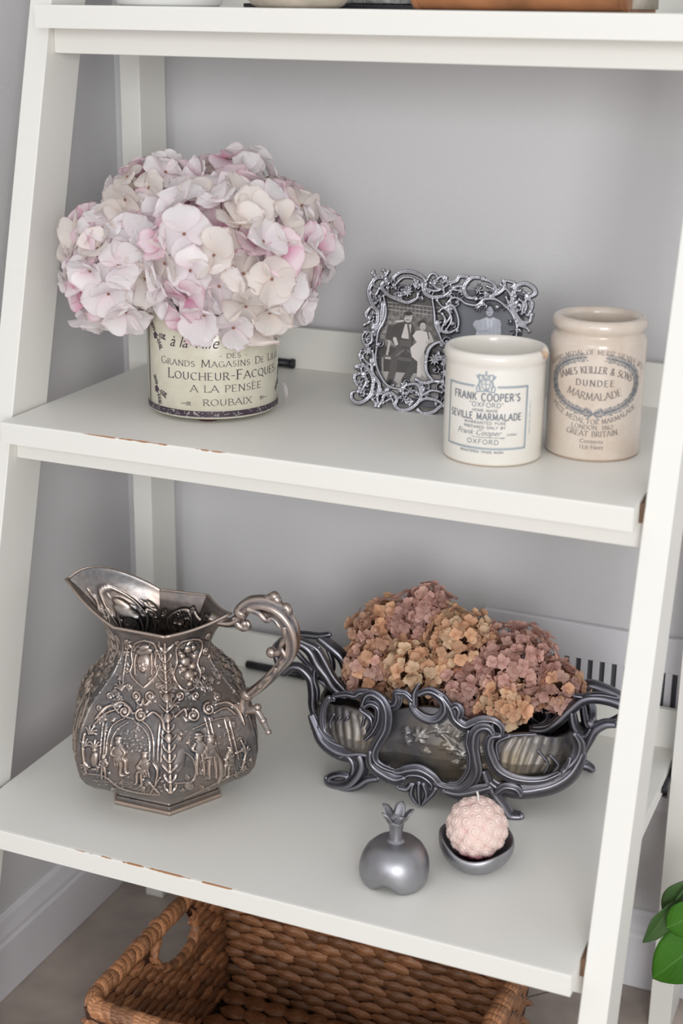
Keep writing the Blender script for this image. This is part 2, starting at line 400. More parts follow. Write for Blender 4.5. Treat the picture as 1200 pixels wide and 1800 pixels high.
for k, H, zt, zb, yy in ((1, H1, H1 - TS, 1.097, -.3895), (2, H2, H2 - TS, .694, -.4940), (3, H3, H3 - TS + .012, H3 - TS - .006, -.597)):
    if k < 3: boxobj('front_rail', (-.0043, yy, zb), (.6543, yy + .018, zt), M['paint'], sh, .0012)
    else:
        boxobj('front_rail', (-.0043, yy, H3 - .046), (.6543, yy + .018, H3 - TS), M['paint'], sh, .0012)
    for x in (-.0043, .6501): boxobj('dowel_block', (x, legy(H - .012) + .001, H - TS + .001), (x + .0042, legy(H - .012) + .05, H - .003), M['raw_wood'], sh)
    boxobj('back_ledge', (.0, YB + .0003, H - TS), (.65, YB + .0082, H + .048), M['paint'], sh, .0012)
def leg(x0, x1):
    z0, z1 = 0, 1.75; B = MB(); v = []
    for z in (z0, z1):
        y = legy(z); v += [(x0, y, z), (x1, y, z), (x1, y + .0646, z), (x0, y + .0646, z)]
    B.add(v, [(0, 3, 2, 1), (4, 5, 6, 7), (0, 1, 5, 4), (1, 2, 6, 5), (2, 3, 7, 6), (3, 0, 4, 7)])
    return B.build('front_leg', M['paint'], sh, smooth=True, bevel=.0014, attr=None)
leg(-.0301, -.0043); leg(.6543, .6801)
for x in (-.0301, .6543): boxobj('back_leg', (x, -.2207, 0), (x + .0258, -.1613, 1.75), M['paint'], sh, .0014)
for (x0, x1, y, z) in ((.1, .168, -.1757, H2 + .0058), (.103, .185, -.1757, H3 + .0058)):
    B = MB(); B.tube([(x0, y, z), (x1 - .004, y, z)], .0048, 12, 2); B.tube([(x1 - .004, y, z), (x1, y, z)], .0056, 12, 1); B.build('hinge_rod', M['dark'], sh, attr=None)
B = MB(); B.box((.6502, -.25, H3 - TS + .006), (.6543, -.2, H3 - TS + .012)); B.build('hinge_plate', M['dark'], sh, attr=None)
# ---------------------------------------------------------------- lettering
def arc(cx, cy, rx, ry, a0, a1, n=9): return [(cx + rx * math.cos(math.radians(a0 + (a1 - a0) * i / n)), cy + ry * math.sin(math.radians(a0 + (a1 - a0) * i / n))) for i in range(n + 1)]
GL = {
 'A': (.8, [[(0, 0), (.4, 1)], [(.4, 1), (.8, 0)], [(.15, .36), (.66, .36)]]),
 'B': (.62, [[(.08, 0), (.08, 1)], [(.08, 1)] + arc(.3, .76, .24, .24, 90, -90) + [(.08, .52)], [(.08, .52)] + arc(.32, .26, .3, .26, 90, -90) + [(.08, 0)]]),
 'C': (.74, [arc(.42, .5, .38, .5, 50, 310, 16)]),
 'D': (.76, [[(.08, 0), (.08, 1)], [(.08, 1)] + arc(.3, .5, .42, .5, 90, -90, 14) + [(.08, 0)]]),
 'E': (.6, [[(.08, 0), (.08, 1)], [(.08, 1), (.56, 1)], [(.08, .52), (.46, .52)], [(.08, 0), (.58, 0)]]),
 'F': (.56, [[(.08, 0), (.08, 1)], [(.08, 1), (.54, 1)], [(.08, .52), (.44, .52)]]),
 'G': (.8, [arc(.42, .5, .38, .5, 50, 330, 16), [(.76, .42), (.76, .08)], [(.52, .42), (.8, .42)]]),
 'H': (.78, [[(.08, 0), (.08, 1)], [(.7, 0), (.7, 1)], [(.08, .5), (.7, .5)]]),
 'I': (.2, [[(.1, 0), (.1, 1)]]),
 'J': (.42, [[(.3, 1), (.3, .2)] + arc(.12, .2, .18, .2, 0, -110, 6)]),
 'K': (.7, [[(.08, 0), (.08, 1)], [(.62, 1), (.1, .42)], [(.26, .58), (.68, 0)]]),
 'L': (.58, [[(.08, 0), (.08, 1)], [(.08, 0), (.56, 0), (.56, .14)]]),
 'M': (.96, [[(.08, 0), (.14, 1)], [(.14, 1), (.48, .1)], [(.48, .1), (.82, 1)], [(.82, 1), (.88, 0)]]),
 'N': (.8, [[(.1, 0), (.1, 1)], [(.1, 1), (.7, 0)], [(.7, 0), (.7, 1)]]),
 'O': (.84, [arc(.42, .5, .38, .5, 0, 360, 24)]),
 'P': (.6, [[(.08, 0), (.08, 1)], [(.08, 1)] + arc(.3, .74, .26, .26, 90, -90) + [(.08, .48)]]),
 'Q': (.84, [arc(.42, .5, .38, .5, 0, 360, 24), [(.45, .1), (.85, -.2)]]),
 'R': (.68, [[(.08, 0), (.08, 1)], [(.08, 1)] + arc(.3, .75, .24, .25, 90, -90) + [(.08, .5)], [(.3, .5), (.66, 0)]]),
 'S': (.56, [arc(.28, .75, .2, .25, 40, 270, 9)[:-1] + arc(.28, .25, .22, .25, 90, -150, 10)]),
 'T': (.68, [[(.34, 0), (.34, 1)], [(.02, .9), (.02, 1), (.66, 1), (.66, .9)]]),
 'U': (.76, [[(.1, 1), (.1, .34)] + arc(.37, .34, .27, .34, 180, 360, 10) + [(.64, 1)]]),
 'V': (.78, [[(.02, 1), (.4, 0)], [(.4, 0), (.76, 1)]]),
 'W': (1.1, [[(.02, 1), (.32, 0)], [(.32, 0), (.56, 1)], [(.56, 1), (.8, 0)], [(.8, 0), (1.08, 1)]]),
 'X': (.76, [[(.04, 1), (.7, 0)], [(.06, 0), (.68, 1)]]),
 'Y': (.72, [[(.02, 1), (.36, .5)], [(.7, 1), (.36, .5)], [(.36, .5), (.36, 0)]]),
 'Z': (.66, [[(.05, .88), (.05, 1), (.6, 1)], [(.6, 1), (.04, 0)], [(.04, 0), (.62, 0), (.62, .14)]]),
 '1': (.3, [[(.02, .8), (.16, 1), (.16, 0)]]), '8': (.54, [arc(.27, .75, .18, .25, 0, 360, 14), arc(.27, .25, .22, .25, 0, 360, 14)]),
 '6': (.54, [[(.42, 1)] + arc(.3, .3, .25, .7, 100, 180, 6) + arc(.27, .27, .22, .27, 180, 540, 14)]),
 '2': (.52, [arc(.26, .74, .2, .26, 160, -30, 8) + [(.04, 0), (.5, 0)]]), '3': (.5, [arc(.24, .75, .2, .25, 140, -90, 8) + arc(.24, .25, .23, .25, 90, -140, 9)]),
 '7': (.5, [[(.03, 1), (.48, 1), (.16, 0)]]),
 '&': (.76, [[(.72, 0), (.2, .7)] + arc(.32, .82, .15, .18, 180, -20, 8) + [(.1, .4)] + arc(.3, .24, .22, .24, 150, 300, 7) + [(.7, .5)]]),
 '-': (.4, [[(.04, .42), (.36, .42)]]), '.': (.18, [[(.07, 0), (.07, .08)]]), "'": (.18, [[(.09, .8), (.09, 1)]]), '"': (.3, [[(.08, .8), (.08, 1)], [(.2, .8), (.2, 1)]]), ' ': (.42, []), ',': (.2, [[(.1, .05), (.04, -.15)]]),
}
class Ink:                                  # collects flat ribbons in (x, y) metres, wrapped later
    def __init__(s): s.q = []
    def line(s, P, w, step=.0015):          # ribbon of width w (number or function of direction)
        for (x0, y0), (x1, y1) in zip(P[:-1], P[1:]):
            L = math.hypot(x1 - x0, y1 - y0)
            if L < 1e-7: continue
            dx, dy = (x1 - x0) / L, (y1 - y0) / L; ww = (w(math.atan2(dy, dx)) if callable(w) else w) / 2
            n = max(1, int(L / step)); e = ww * .35
            for i in range(n):
                a, b_ = i / n * L - (e if i == 0 else 0), (i + 1) / n * L + (e if i == n - 1 else 0)
                s.q.append([(x0 + dx * a - dy * ww, y0 + dy * a + dx * ww), (x0 + dx * a + dy * ww, y0 + dy * a - dx * ww), (x0 + dx * b_ + dy * ww, y0 + dy * b_ - dx * ww), (x0 + dx * b_ - dy * ww, y0 + dy * b_ + dx * ww)])
    def poly(s, P): s.q.append(list(P))
    def ellipse(s, cx, cy, a, b_, ang=0, n=10):
        c, d = math.cos(ang), math.sin(ang)
        s.q.append([(cx + a * math.cos(t) * c - b_ * math.sin(t) * d, cy + a * math.cos(t) * d + b_ * math.sin(t) * c) for t in [2 * PI * i / n for i in range(n)]])
    def width(s, txt, gap=.14): return sum(GL[c.upper()][0] * (1 if not c.islower() else .78) + gap for c in txt) - gap
    def text(s, txt, cx, y, h, width=None, thick=.13, thin=.05, serif=True, curve=None, gap=.14, skew=0):
        W = s.width(txt, gap); sx = (width / W) if width else h; x = -W / 2
        for c in txt:
            k = .78 if c.islower() else 1; g, S_ = GL[c.upper()]
            def tr(p):
                X = (x + p[0] * k) * sx; Y = p[1] * k * h; X += skew * Y
                if curve:                # curve: sagitta-like bend, (x) -> (dy, slope)
                    dy, sl = curve(X); th = math.atan(sl); return (cx + X - Y * math.sin(th), y + dy + Y * math.cos(th))
                return (cx + X, y + Y)
            for st in S_:
                P = [tr(p) for p in st]
                s.line(P, (lambda a: h * k * (thin + (thick - thin) * abs(math.sin(a - math.radians(20))) ** 1.5)) if serif else h * thick)
                if serif and len(st) <= 2 or (serif and c.upper() in 'UJ1'):
                    for e, o in ((st[0], st[-1]), (st[-1], st[0])):
                        if abs(o[1] - e[1]) > .3 and (e[1] in (0, 1)): s.line([tr((e[0] - .11, e[1])), tr((e[0] + .11, e[1]))], h * k * thin * 1.1)
            x += g * k + gap
    def build(s, name, mat, parent, r, az0, off=.00018, z0=0, rfun=None):
        v = []; f = []
        for q in s.q:
            o = len(v)
            for x, y in q:
                R_ = (rfun(y + z0) if rfun else r) + off; a = az0 + x / r; v.append((R_ * math.cos(a), R_ * math.sin(a), y + z0))
            f.append(tuple(range(o, len(v))))
        return link(name, mesh(name, v, f, mat, False), None, parent)
def font_polys(txt, size, shear=0):
    c = bpy.data.curves.new('t', 'FONT'); c.body = txt; c.size = size; c.shear = shear; c.align_x = 'CENTER'; c.resolution_u = 3
    o = bpy.data.objects.new('t', c); COL.objects.link(o); dg = bpy.context.evaluated_depsgraph_get(); me = o.evaluated_get(dg).to_mesh()
    V = [(v.co.x, v.co.y) for v in me.vertices]; P = [[V[i] for i in p.vertices] for p in me.polygons]
    o.evaluated_get(dg).to_mesh_clear(); bpy.data.objects.remove(o); bpy.data.curves.remove(c); return P
def ftext(ink, txt, cx, y, size, width=None, shear=0, tilt=0):
    P = font_polys(txt, size, shear); xs = [p[0] for q in P for p in q]; k = width / (max(xs) - min(xs)) if width else 1
    for q in P: ink.poly([(cx + p[0] * k, y + p[1] + tilt * p[0] * k) for p in q])
def sprig(ink, cx, cy, s, ang):
    c, d = math.cos(ang), math.sin(ang)
    def T(x, y): return (cx + s * (x * c - y * d), cy + s * (x * d + y * c))
    for k in range(5): p = T(.17 * math.cos(k * 1.257), .17 * math.sin(k * 1.257)); ink.ellipse(*p, .15 * s, .12 * s, k * 1.257)
    for b0, ex, ey in ((0, -.1, 1.0), (0, 1.0, -.55), (0, .15, -1.1)):
        P = [T(ex * t + .12 * math.sin(t * 3), ey * t) for t in (0, .3, .6, 1)]; ink.line(P, s * .05)
        for t in (.45, .65, .85, 1.0):
            for sg in (-1, 1):
                L = math.hypot(ex, ey); nx, ny = -ey / L, ex / L; p = T(ex * t + nx * .13 * sg + .12 * math.sin(t * 3), ey * t + ny * .13 * sg)
                ink.ellipse(*p, .13 * s, .055 * s, ang + math.atan2(ey, ex) + sg * .7, 8)
def curl(ink, cx, cy, s, sg):
    ink.line([(cx - sg * s * 1.6, cy), (cx - sg * s * .3, cy + s * .1)], s * .12)
    ink.line([(cx + sg * (.2 * s + s * (.55 - t * .05) * math.cos(t)), cy + s * (.55 - t * .05) * math.sin(t)) for t in np.linspace(0, 8, 26)], s * .13)
    ink.line([(cx + sg * s * .9, cy + s * .5), (cx + sg * s * .6, cy + s * .1), (cx + sg * s * .95, cy - s * .4)], s * .12)
# ---------------------------------------------------------------- the printed tin with its hydrangeas
TC = (.1673, -.3786); TR = .0683; TAZ = math.radians(-62.2 + 13)
tin = thing('flower_pot', 'cream glazed cylindrical pot with dark French lettering holding pale pink hydrangeas', 'pot', (*TC, H2))
B = MB(); B.lathe([(.001, .0042), (.060, .0042), (.066, .0046), (TR, .0065), (TR, .060), (TR, .119), (TR - .001, .1205), (TR - .0035, .1205), (TR - .0045, .119), (TR - .0045, .012), (.001, .011)], 96, a=None)
o = B.build('pot_body', M['tin'], tin, attr=None)
for k in range(3):
    a = TAZ + math.radians(-20 + 120 * k); B = MB(); B.lathe([(.0, 0), (.010, 0), (.0115, .0015), (.011, .0044), (0, .0044)], 24, (math.cos(a) * .047, math.sin(a) * .047))
    B.build('foot', simple('plum_rubber', (.07, .015, .02), .6) if k == 0 else bpy.data.materials['plum_rubber'], tin, attr=None)
# printed dark bands (thin sleeves) with pale broken brushmarks
for z0, z1 in ((.0066, .0135), (.1125, .1192)):
    B = MB(); B.lathe([(TR + .00012, z0), (TR + .00012, z1)], 96); B.build('printed_band', M['tinink'], tin, attr=None)
    I = Ink()
    I.line([(TR * math.radians(a), z0 + .0004) for a in range(-180, 181, 4)], .0005); I.line([(TR * math.radians(a), z1 + .0012) for a in range(-180, 181, 4)], .0003)
    for k in range(330):
        x = random.uniform(-PI, PI) * TR; zz = random.uniform(z0 + .0010, z1 - .0006)
        if (x / .026) % 1 < .17: continue
        an = random.uniform(-.5, .5) + (0 if random.random() < .7 else PI / 2); L = random.uniform(.0006, .0021) * (1 if abs(an) < .6 else .5)
        I.ellipse(x, zz, L, .00022, an, 6)
    I.build('band_marks', M['tinband'], tin, TR, TAZ, .0003)
I = Ink()
I.text('ROUBAIX', 0, .0195, .0065, .052, .13, .045)
I.text('A LA PENSEE', 0, .0335, .0068, .078, .13, .045); I.line([(.0268, .0413), (.0282, .0425)], .0006)
I.text('Loucheur-Facques', .0, .046, .0096, .130, .15, .05, gap=.12)
I.text('Grands Magasins De Lille', .0005, .0595, .0072, .150, .13, .05, gap=.14)
I.text('- DES -', .006, .0685, .0046, .030, .15, .06)
ftext(I, '\u00e0 la Ville de Roubaix', .002, .0785, .0165, .13, .35)
I.build('lettering', M['tinink'], tin, TR, TAZ)
I = Ink()
for a_ in ((-.0845, .030, .0135, .2), (-.0845, .086, .0135, .5), (.0805, .032, .0135, 2.0), (.0805, .086, .0135, 2.4)):
    J = Ink(); sprig(J, *a_); J.build('printed_sprig', M['tinink'], tin, TR, TAZ)
for a_ in ((-.043, .0205, .0042, 1), (.041, .0222, .0042, -1)):
    J = Ink(); curl(J, *a_); J.build('printed_scroll', M['tinink'], tin, TR, TAZ)
for s_ in (-1, 1):
    for dx, wd in ((0, .0018), (.0028, .0005), (-.0022, .0004)): I.line([(s_ * .1015 + dx, .010 + i * .0515) for i in range(3)], wd)
    I.build('printed_border', M['tinink'], tin, TR, TAZ); I = Ink()
# ---- petals
def petal_mesh(name, L, W, cup, ruf, curlback, seed, nu=11, nv=10, notch=.0, mat=None):
    r = random.Random(seed); ph = [r.uniform(0, 6) for _ in range(6)]; v = []; uv = []
    for i in range(nv):
        t = (1 - math.cos(PI * i / (nv - 1))) / 2
        wd = W * max(0, 1 - abs((t - .60) / (.60 if t < .6 else .401)) ** (1.7 if t < .6 else 2.4)) ** (.75 if t < .6 else .5) + .002
        for j in range(nu):
            s = j / (nu - 1) * 2 - 1
            edge = max(abs(s), t) ** 5
            x = s * wd * .5; y = L * (t * (1 - .10 * s * s) - notch * t ** 6 * (1 - min(1, abs(s) * 3)))
            z = cup * L * (s * s * .35 * (math.sin(PI * t * .8)) + .30 * t - .55 * t * t * curlback)
            z += ruf * L * edge * (.6 * math.sin(7 * s + ph[0] + 3 * t) + .4 * math.sin(11 * s + ph[1]) + .5 * math.sin(9 * t + ph[2]))
            z += .02 * L * math.sin(3 * s + ph[3]) * t; x += ruf * .25 * L * edge * math.sin(8 * t + ph[4])
            y += ruf * .22 * L * edge * math.sin(10 * s + ph[5])
            v.append((x, y + .001, z)); uv.append((s / 2 + .5, t))
    f = [(i * nu + j, i * nu + j + 1, (i + 1) * nu + j + 1, (i + 1) * nu + j) for i in range(nv - 1) for j in range(nu - 1)]
    return mesh(name, v, f, mat, True, None, uv)
PET = {}
for k in ('pet_pale', 'pet_cream', 'pet_pink'):
    PET[k] = [petal_mesh('petal', .0275, .034, c, .04, cb, 10 + i, mat=M[k]) for i, (c, cb) in enumerate([(.55, .8), (.75, 1.3), (.4, .5), (.9, 1.0)])]
Bc = MB()
for i in range(4): Bc.ball((.0009 * math.cos(i * PI / 2 + .8), .0009 * math.sin(i * PI / 2 + .8), .0012), .00095, 6, 4)
CEN = mesh('eye', Bc.v, Bc.f, M['fl_centre'])
def basis(n, spin):
    n = n.normalized(); q = n.to_track_quat('Z', 'Y'); return (q @ Matrix.Rotation(spin, 3, 'Z').to_quaternion())
HEADS = []
def bloom(name, label, c, R_, n, grp, others=(), sq=(1, 1, .9), palette=('pet_pale',) * 8, pot=None, size=1.0, seed=0, jit=.45):
    r = random.Random(seed); root = thing(name, label, 'flower', c, grp); ga = PI * (3 - math.sqrt(5)); C_ = Vector(c); cnt = 0
    SB = MB(); n1 = n; n2 = int(n * .55)
    for i_ in range(n1 + n2):
        inner = i_ >= n1; n = n2 if inner else n1; i = i_ - n1 if inner else i_
        z = 1 - 2 * (i + .5) / n; rr = math.sqrt(1 - z * z); d = Vector((math.cos(ga * i + seed) * rr, math.sin(ga * i + seed) * rr, z))
        d = (d + Vector((r.uniform(-1, 1), r.uniform(-1, 1), r.uniform(-1, 1))) * .1).normalized()
        if d.z < -.9: continue
        rad = R_ * (r.uniform(.62, .76) if inner else r.uniform(.88, 1.0))
        p = Vector((d.x * sq[0], d.y * sq[1], d.z * sq[2])) * rad; wpos = C_ + p
        if any((wpos - Vector(oc)).length < orr * .70 for oc, orr in others): continue
        if (Vector((wpos.x - TC[0], wpos.y - TC[1], 0)).length < TR + .009) and wpos.z < H2 + .130: continue
        nrm = (d + Vector((r.uniform(-1, 1), r.uniform(-1, 1), r.uniform(-1, 1))) * jit)
        q = basis(nrm, r.uniform(0, 6.28))
        fe = bpy.data.objects.new('floret', CEN); COL.objects.link(fe); fe.parent = root; fe.location = p; fe.rotation_mode = 'QUATERNION'; fe.rotation_quaternion = q
        s0 = r.uniform(.85, 1.08) * size; kind = r.choice(palette); opn = r.uniform(-.2, .75)
        for k in range(4):
            po = bpy.data.objects.new('petal', r.choice(PET[kind])); COL.objects.link(po); po.parent = fe
            po.rotation_euler = (opn + r.uniform(-.3, .35), r.uniform(-.25, .25), k * PI / 2 + r.uniform(-.14, .14)); po.scale = (s0 * r.uniform(.88, 1.08),) * 3
            po.location.z = .0006 * (k % 2)
        SB.tube([(0, 0, -R_ * .35), tuple(p * .5 + Vector((0, 0, -.004))), tuple(p * .985)], .0007, 5, 3); cnt += 1
    SB.tube([(0, 0, -R_ * .3), ((TC[0] - c[0]) * .6, (TC[1] - c[1]) * .6, (H2 + .11 - c[2]) * .7), (TC[0] - c[0], TC[1] - c[1], H2 + .02 - c[2])], .0022, 8, 5)
    SB.build('stem', M['stalk'], root, attr=None, fixn=False)
    return root
PL = ['pet_pale'] * 7 + ['pet_cream'] * 4 + ['pet_pink'] * 3
hs = [((.207, -.414, .9050), .083), ((.088, -.414, .889), .062), ((.098, -.365, .951), .046), ((.226, -.352, .912), .062), ((.170, -.335, .955), .050)]
lab = ['largest blush white hydrangea head at the front right of the printed pot', 'blush white hydrangea head hanging over the left side of the printed pot',
       'smaller greyish pink hydrangea head at the upper left behind the others', 'cream pink hydrangea head at the back right of the bunch', 'pale hydrangea head at the back top centre of the bunch']
nn = [76, 52, 28, 48, 28]
for i, ((c, R_), n) in enumerate(zip(hs, nn)):
    bloom('hydrangea_bloom', lab[i], c, R_, n, 'pink hydrangeas in the printed pot', [h for j, h in enumerate(hs) if j != i], palette=PL, seed=3 + i * 2, size=(1.0, 1.0, .82, .92, .85)[i])
fp = link('fallen_petal', PET['pet_pale'][2], None, None, (.2345, -.3430, H2 + .0020), rot=(1.45, .0, 1.9), scale=(.55, .85, .8)); tag(fp, 'white fallen petal leaning against the right foot of the printed pot', 'petal')
# ---------------------------------------------------------------- stoneware jars
def jar(name, label, c, prof, mat, az, chip=None, stains=()):
    root = thing(name, label, 'jar', (*c, H2)); B = MB(); n = 120
    def mod(p, i, j):
        if chip:
            a = math.atan2(p[1], p[0]); da = (a - chip[0] + PI) % (2 * PI) - PI
            if abs(da) < chip[1] and p[2] > chip[2]:
                return (p[0], p[1], chip[2] + (p[2] - chip[2]) * (.15 + .85 * (abs(da) / chip[1]) ** 3) )
        return p
    A = []
    for i, (r, z) in enumerate(prof):
        for j in range(n):
            a = 2 * PI * j / n; s_ = 0
            if z < .0015 and r > .02: s_ = .6
            if chip:
                da = (a - chip[0] + PI) % (2 * PI) - PI
                if abs(da) < chip[1] * 1.0 and z > chip[2] + .002: s_ = 1.0
            A.append(s_)
    B.lathe(prof, n, a=A, mod=mod if chip else None); B.build('jar_body', mat, root, attr='stain'); return root
JL = (.488, -.4175); JR = (.5716, -.361)
pl = [(.001, .0), (.042, .0), (.0462, .0008), (.0471, .003), (.0472, .05), (.0470, .091), (.0468, .0935), (.0478, .0955), (.0488, .0985), (.0489, .1018), (.0482, .1045), (.0468, .1062), (.0448, .1066), (.0430, .1055), (.0424, .1035), (.0422, .095), (.0422, .01), (.03, .0065), (.001, .006)]
azL = math.radians(-73 - 10)
jl = jar('marmalade_jar', "short white stoneware jar with a chipped rim and boxed grey lettering under a crest", JL, pl, M['potwhite'], azL, chip=(math.radians(-2), .17, .0975))
I = Ink()
I.text("FRANK COOPER'S", 0, .0635, .0068, .066, .17, .17, False, gap=.2); I.text('"OXFORD"', .001, .0575, .0042, .032, .15, .15, False, gap=.2)
I.text('HOME MADE', .000, .0530, .0024, .024, .2, .2, False); I.text('SEVILLE MARMALADE', -.001, .0453, .0062, .072, .17, .17, False, gap=.2)
I.text('WARRANTED PURE', 0, .0412, .0025, .040, .2, .2, False, gap=.2); I.text('PREPARED ONLY BY', 0, .0369, .0025, .040, .2, .2, False, gap=.2)
ftext(I, 'Frank Cooper', -.006, .0305, .0075, .044, .4); ftext(I, 'Limited', .026, .0305, .004, .010, .3)
I.line([(-.012, .0285), (.02, .0287), (.016, .0275)], .0005)
I.text('OXFORD', -.001, .0222, .0042, .030, .15, .15, False, gap=.2); I.text('REGISTERED TRADE MARK', -.002, .0135, .0021, .042, .2, .2, False, gap=.2)
I.build('lettering', M['ink'], jl, .0472, azL)
I = Ink()
for x0, y0, x1, y1 in ((-.041, .077, -.011, .077), (.011, .077, .041, .077), (-.041, .0175, .041, .0175), (-.041, .0175, -.041, .077), (.041, .0175, .041, .077)):
    for o_, wd in ((0, .0012), (.0012, .0004)):
        sx = -1 if x0 < 0 and x1 < 0 else 1
        if y0 == y1: sy = -1 if y0 > .05 else 1; I.line([(x0, y0 + sy * o_), (x1, y1 + sy * o_)], wd)
        else: I.line([(x0 - sx * o_, y0), (x1 - sx * o_, y1)], wd)
# crest: shield between two supporters under a crown
I.line([(-.004, .083), (-.004, .077), (0, .0725), (.004, .077), (.004, .083), (-.004, .083)], .0009); I.line([(0, .073), (0, .083)], .0007); I.line([(-.004, .079), (.004, .079)], .0007)
for s_ in (-1, 1):
    I.line([(s_ * .0052, .074), (s_ * .0068, .078), (s_ * .0055, .082), (s_ * .0075, .086), (s_ * .0058, .088)], .0014); I.line([(s_ * .0068, .078), (s_ * .0088, .076), (s_ * .0082, .072)], .001)
    I.line([(s_ * .0075, .084), (s_ * .009, .087)], .0009); I.line([(s_ * .001, .0725), (s_ * .0085, .0715)], .0011)
I.line([(-.003, .0845), (-.0035, .088), (-.0015, .0862), (0, .0895), (.0015, .0862), (.0035, .088), (.003, .0845), (-.003, .0845)], .0009); I.ellipse(0, .0905, .0009, .0009)
for k in range(26): I.ellipse(random.uniform(-.0075, .0075), random.uniform(.0725, .088), .0007, .0005, random.random() * 3, 6)
for k in range(30): yy = .030 + k * .0011; I.line([(.0448, yy), (.0460, yy + random.uniform(-.0003, .0003))], .0005) if k % 7 else None
I.build('printed_label', M['inkblue'], jl, .0472, azL)
prr = [(.001, .0), (.040, .0), (.0445, .0008), (.0454, .0035), (.0455, .05), (.0455, .1085), (.0450, .1125), (.0425, .1160), (.0412, .1180), (.0418, .1200), (.0438, .1220), (.0448, .1250), (.0447, .1285), (.0432, .1315), (.0405, .1330), (.0370, .1325), (.0345, .1305), (.0338, .128), (.0345, .120), (.0385, .112), (.0400, .10), (.0400, .01), (.02, .0065), (.001, .006)]
azR = math.radians(-78)
jr = jar('marmalade_jar', 'taller tan mottled stoneware jar with a rolled rim and printed leafy wreath', JR, prr, M['pottan'], azR)
I = Ink(); rj = .0455
def bend(k): return lambda x: (-k * x * x, -2 * k * x)
I.text('GRAND MEDAL OF MERIT VIENNA 1873', 0, .1035, .0044, .104, .14, .05, gap=.16, curve=bend(6.5))
I.text('JAMES KEILLER & SONS', 0, .0860, .0062, .072, .18, .06, gap=.14, curve=bend(7))
I.text('DUNDEE', 0, .0735, .0056, .036, .2, .08, gap=.3)
I.text('MARMALADE', 0, .0600, .0066, .054, .15, .06, gap=.12, curve=bend(-7))
I.text('PRIZE MEDAL FOR MARMALADE', 0, .0370, .0046, .090, .15, .05, gap=.14, curve=bend(-7))
I.text('LONDON. 1862', 0, .0318, .0040, .040, .16, .06, gap=.15, curve=bend(-2)); I.text('GREAT BRITAIN', 0, .0250, .0050, .050, .16, .06, gap=.14, curve=bend(-3))
ftext(I, 'Contents', 0, .0185, .0055, .022); ftext(I, '1Lb Nett', 0, .0128, .0055, .022)
I.build('lettering', M['inkbrown'], jr, rj, azR)
I = Ink()
for k in range(26):                       # two olive branches closing an oval
    for s_ in (-1, 1):
        t = math.radians(-84 + k * 6.4); ex, ey = .044, .0265; x = s_ * ex * math.cos(t); y = .0745 + ey * math.sin(t)
        tx, ty = -s_ * ex * math.sin(t), ey * math.cos(t); an = math.atan2(ty, tx); nx, ny = -math.sin(an), math.cos(an)
        big = 1.35 if k in (2, 3, 10, 11, 20, 21) else 1.0
        for g in (-1, 1):
            a2 = an + g * .45; cx, cy = x + nx * g * .0022, y + ny * g * .0022
            pts = [(cx + math.cos(a2) * .0042 * u - math.sin(a2) * .0014 * math.sin(PI * (u + 1) / 2) * v_, cy + math.sin(a2) * .0042 * u + math.cos(a2) * .0014 * math.sin(PI * (u + 1) / 2) * v_) for v_ in (1, -1) for u in (np.linspace(-1, 1, 6) if v_ == 1 else np.linspace(1, -1, 6))]
            if k % 2 == 0: I.line(pts + pts[:1], .0004)
            I.line([(cx - math.cos(a2) * .003, cy - math.sin(a2) * .003), (cx + math.cos(a2) * .003, cy + math.sin(a2) * .003)], .0006 * big)
        I.ellipse(x, y, .0024, .0008 * big, an, 8)
for s_ in (-1, 1): I.line([(0, .047), (s_ * .008, .051), (s_ * .011, .047), (s_ * .005, .0445), (0, .047), (s_ * .006, .0415)], .0009)
I.build('printed_wreath', M['ink'], jr, rj, azR)
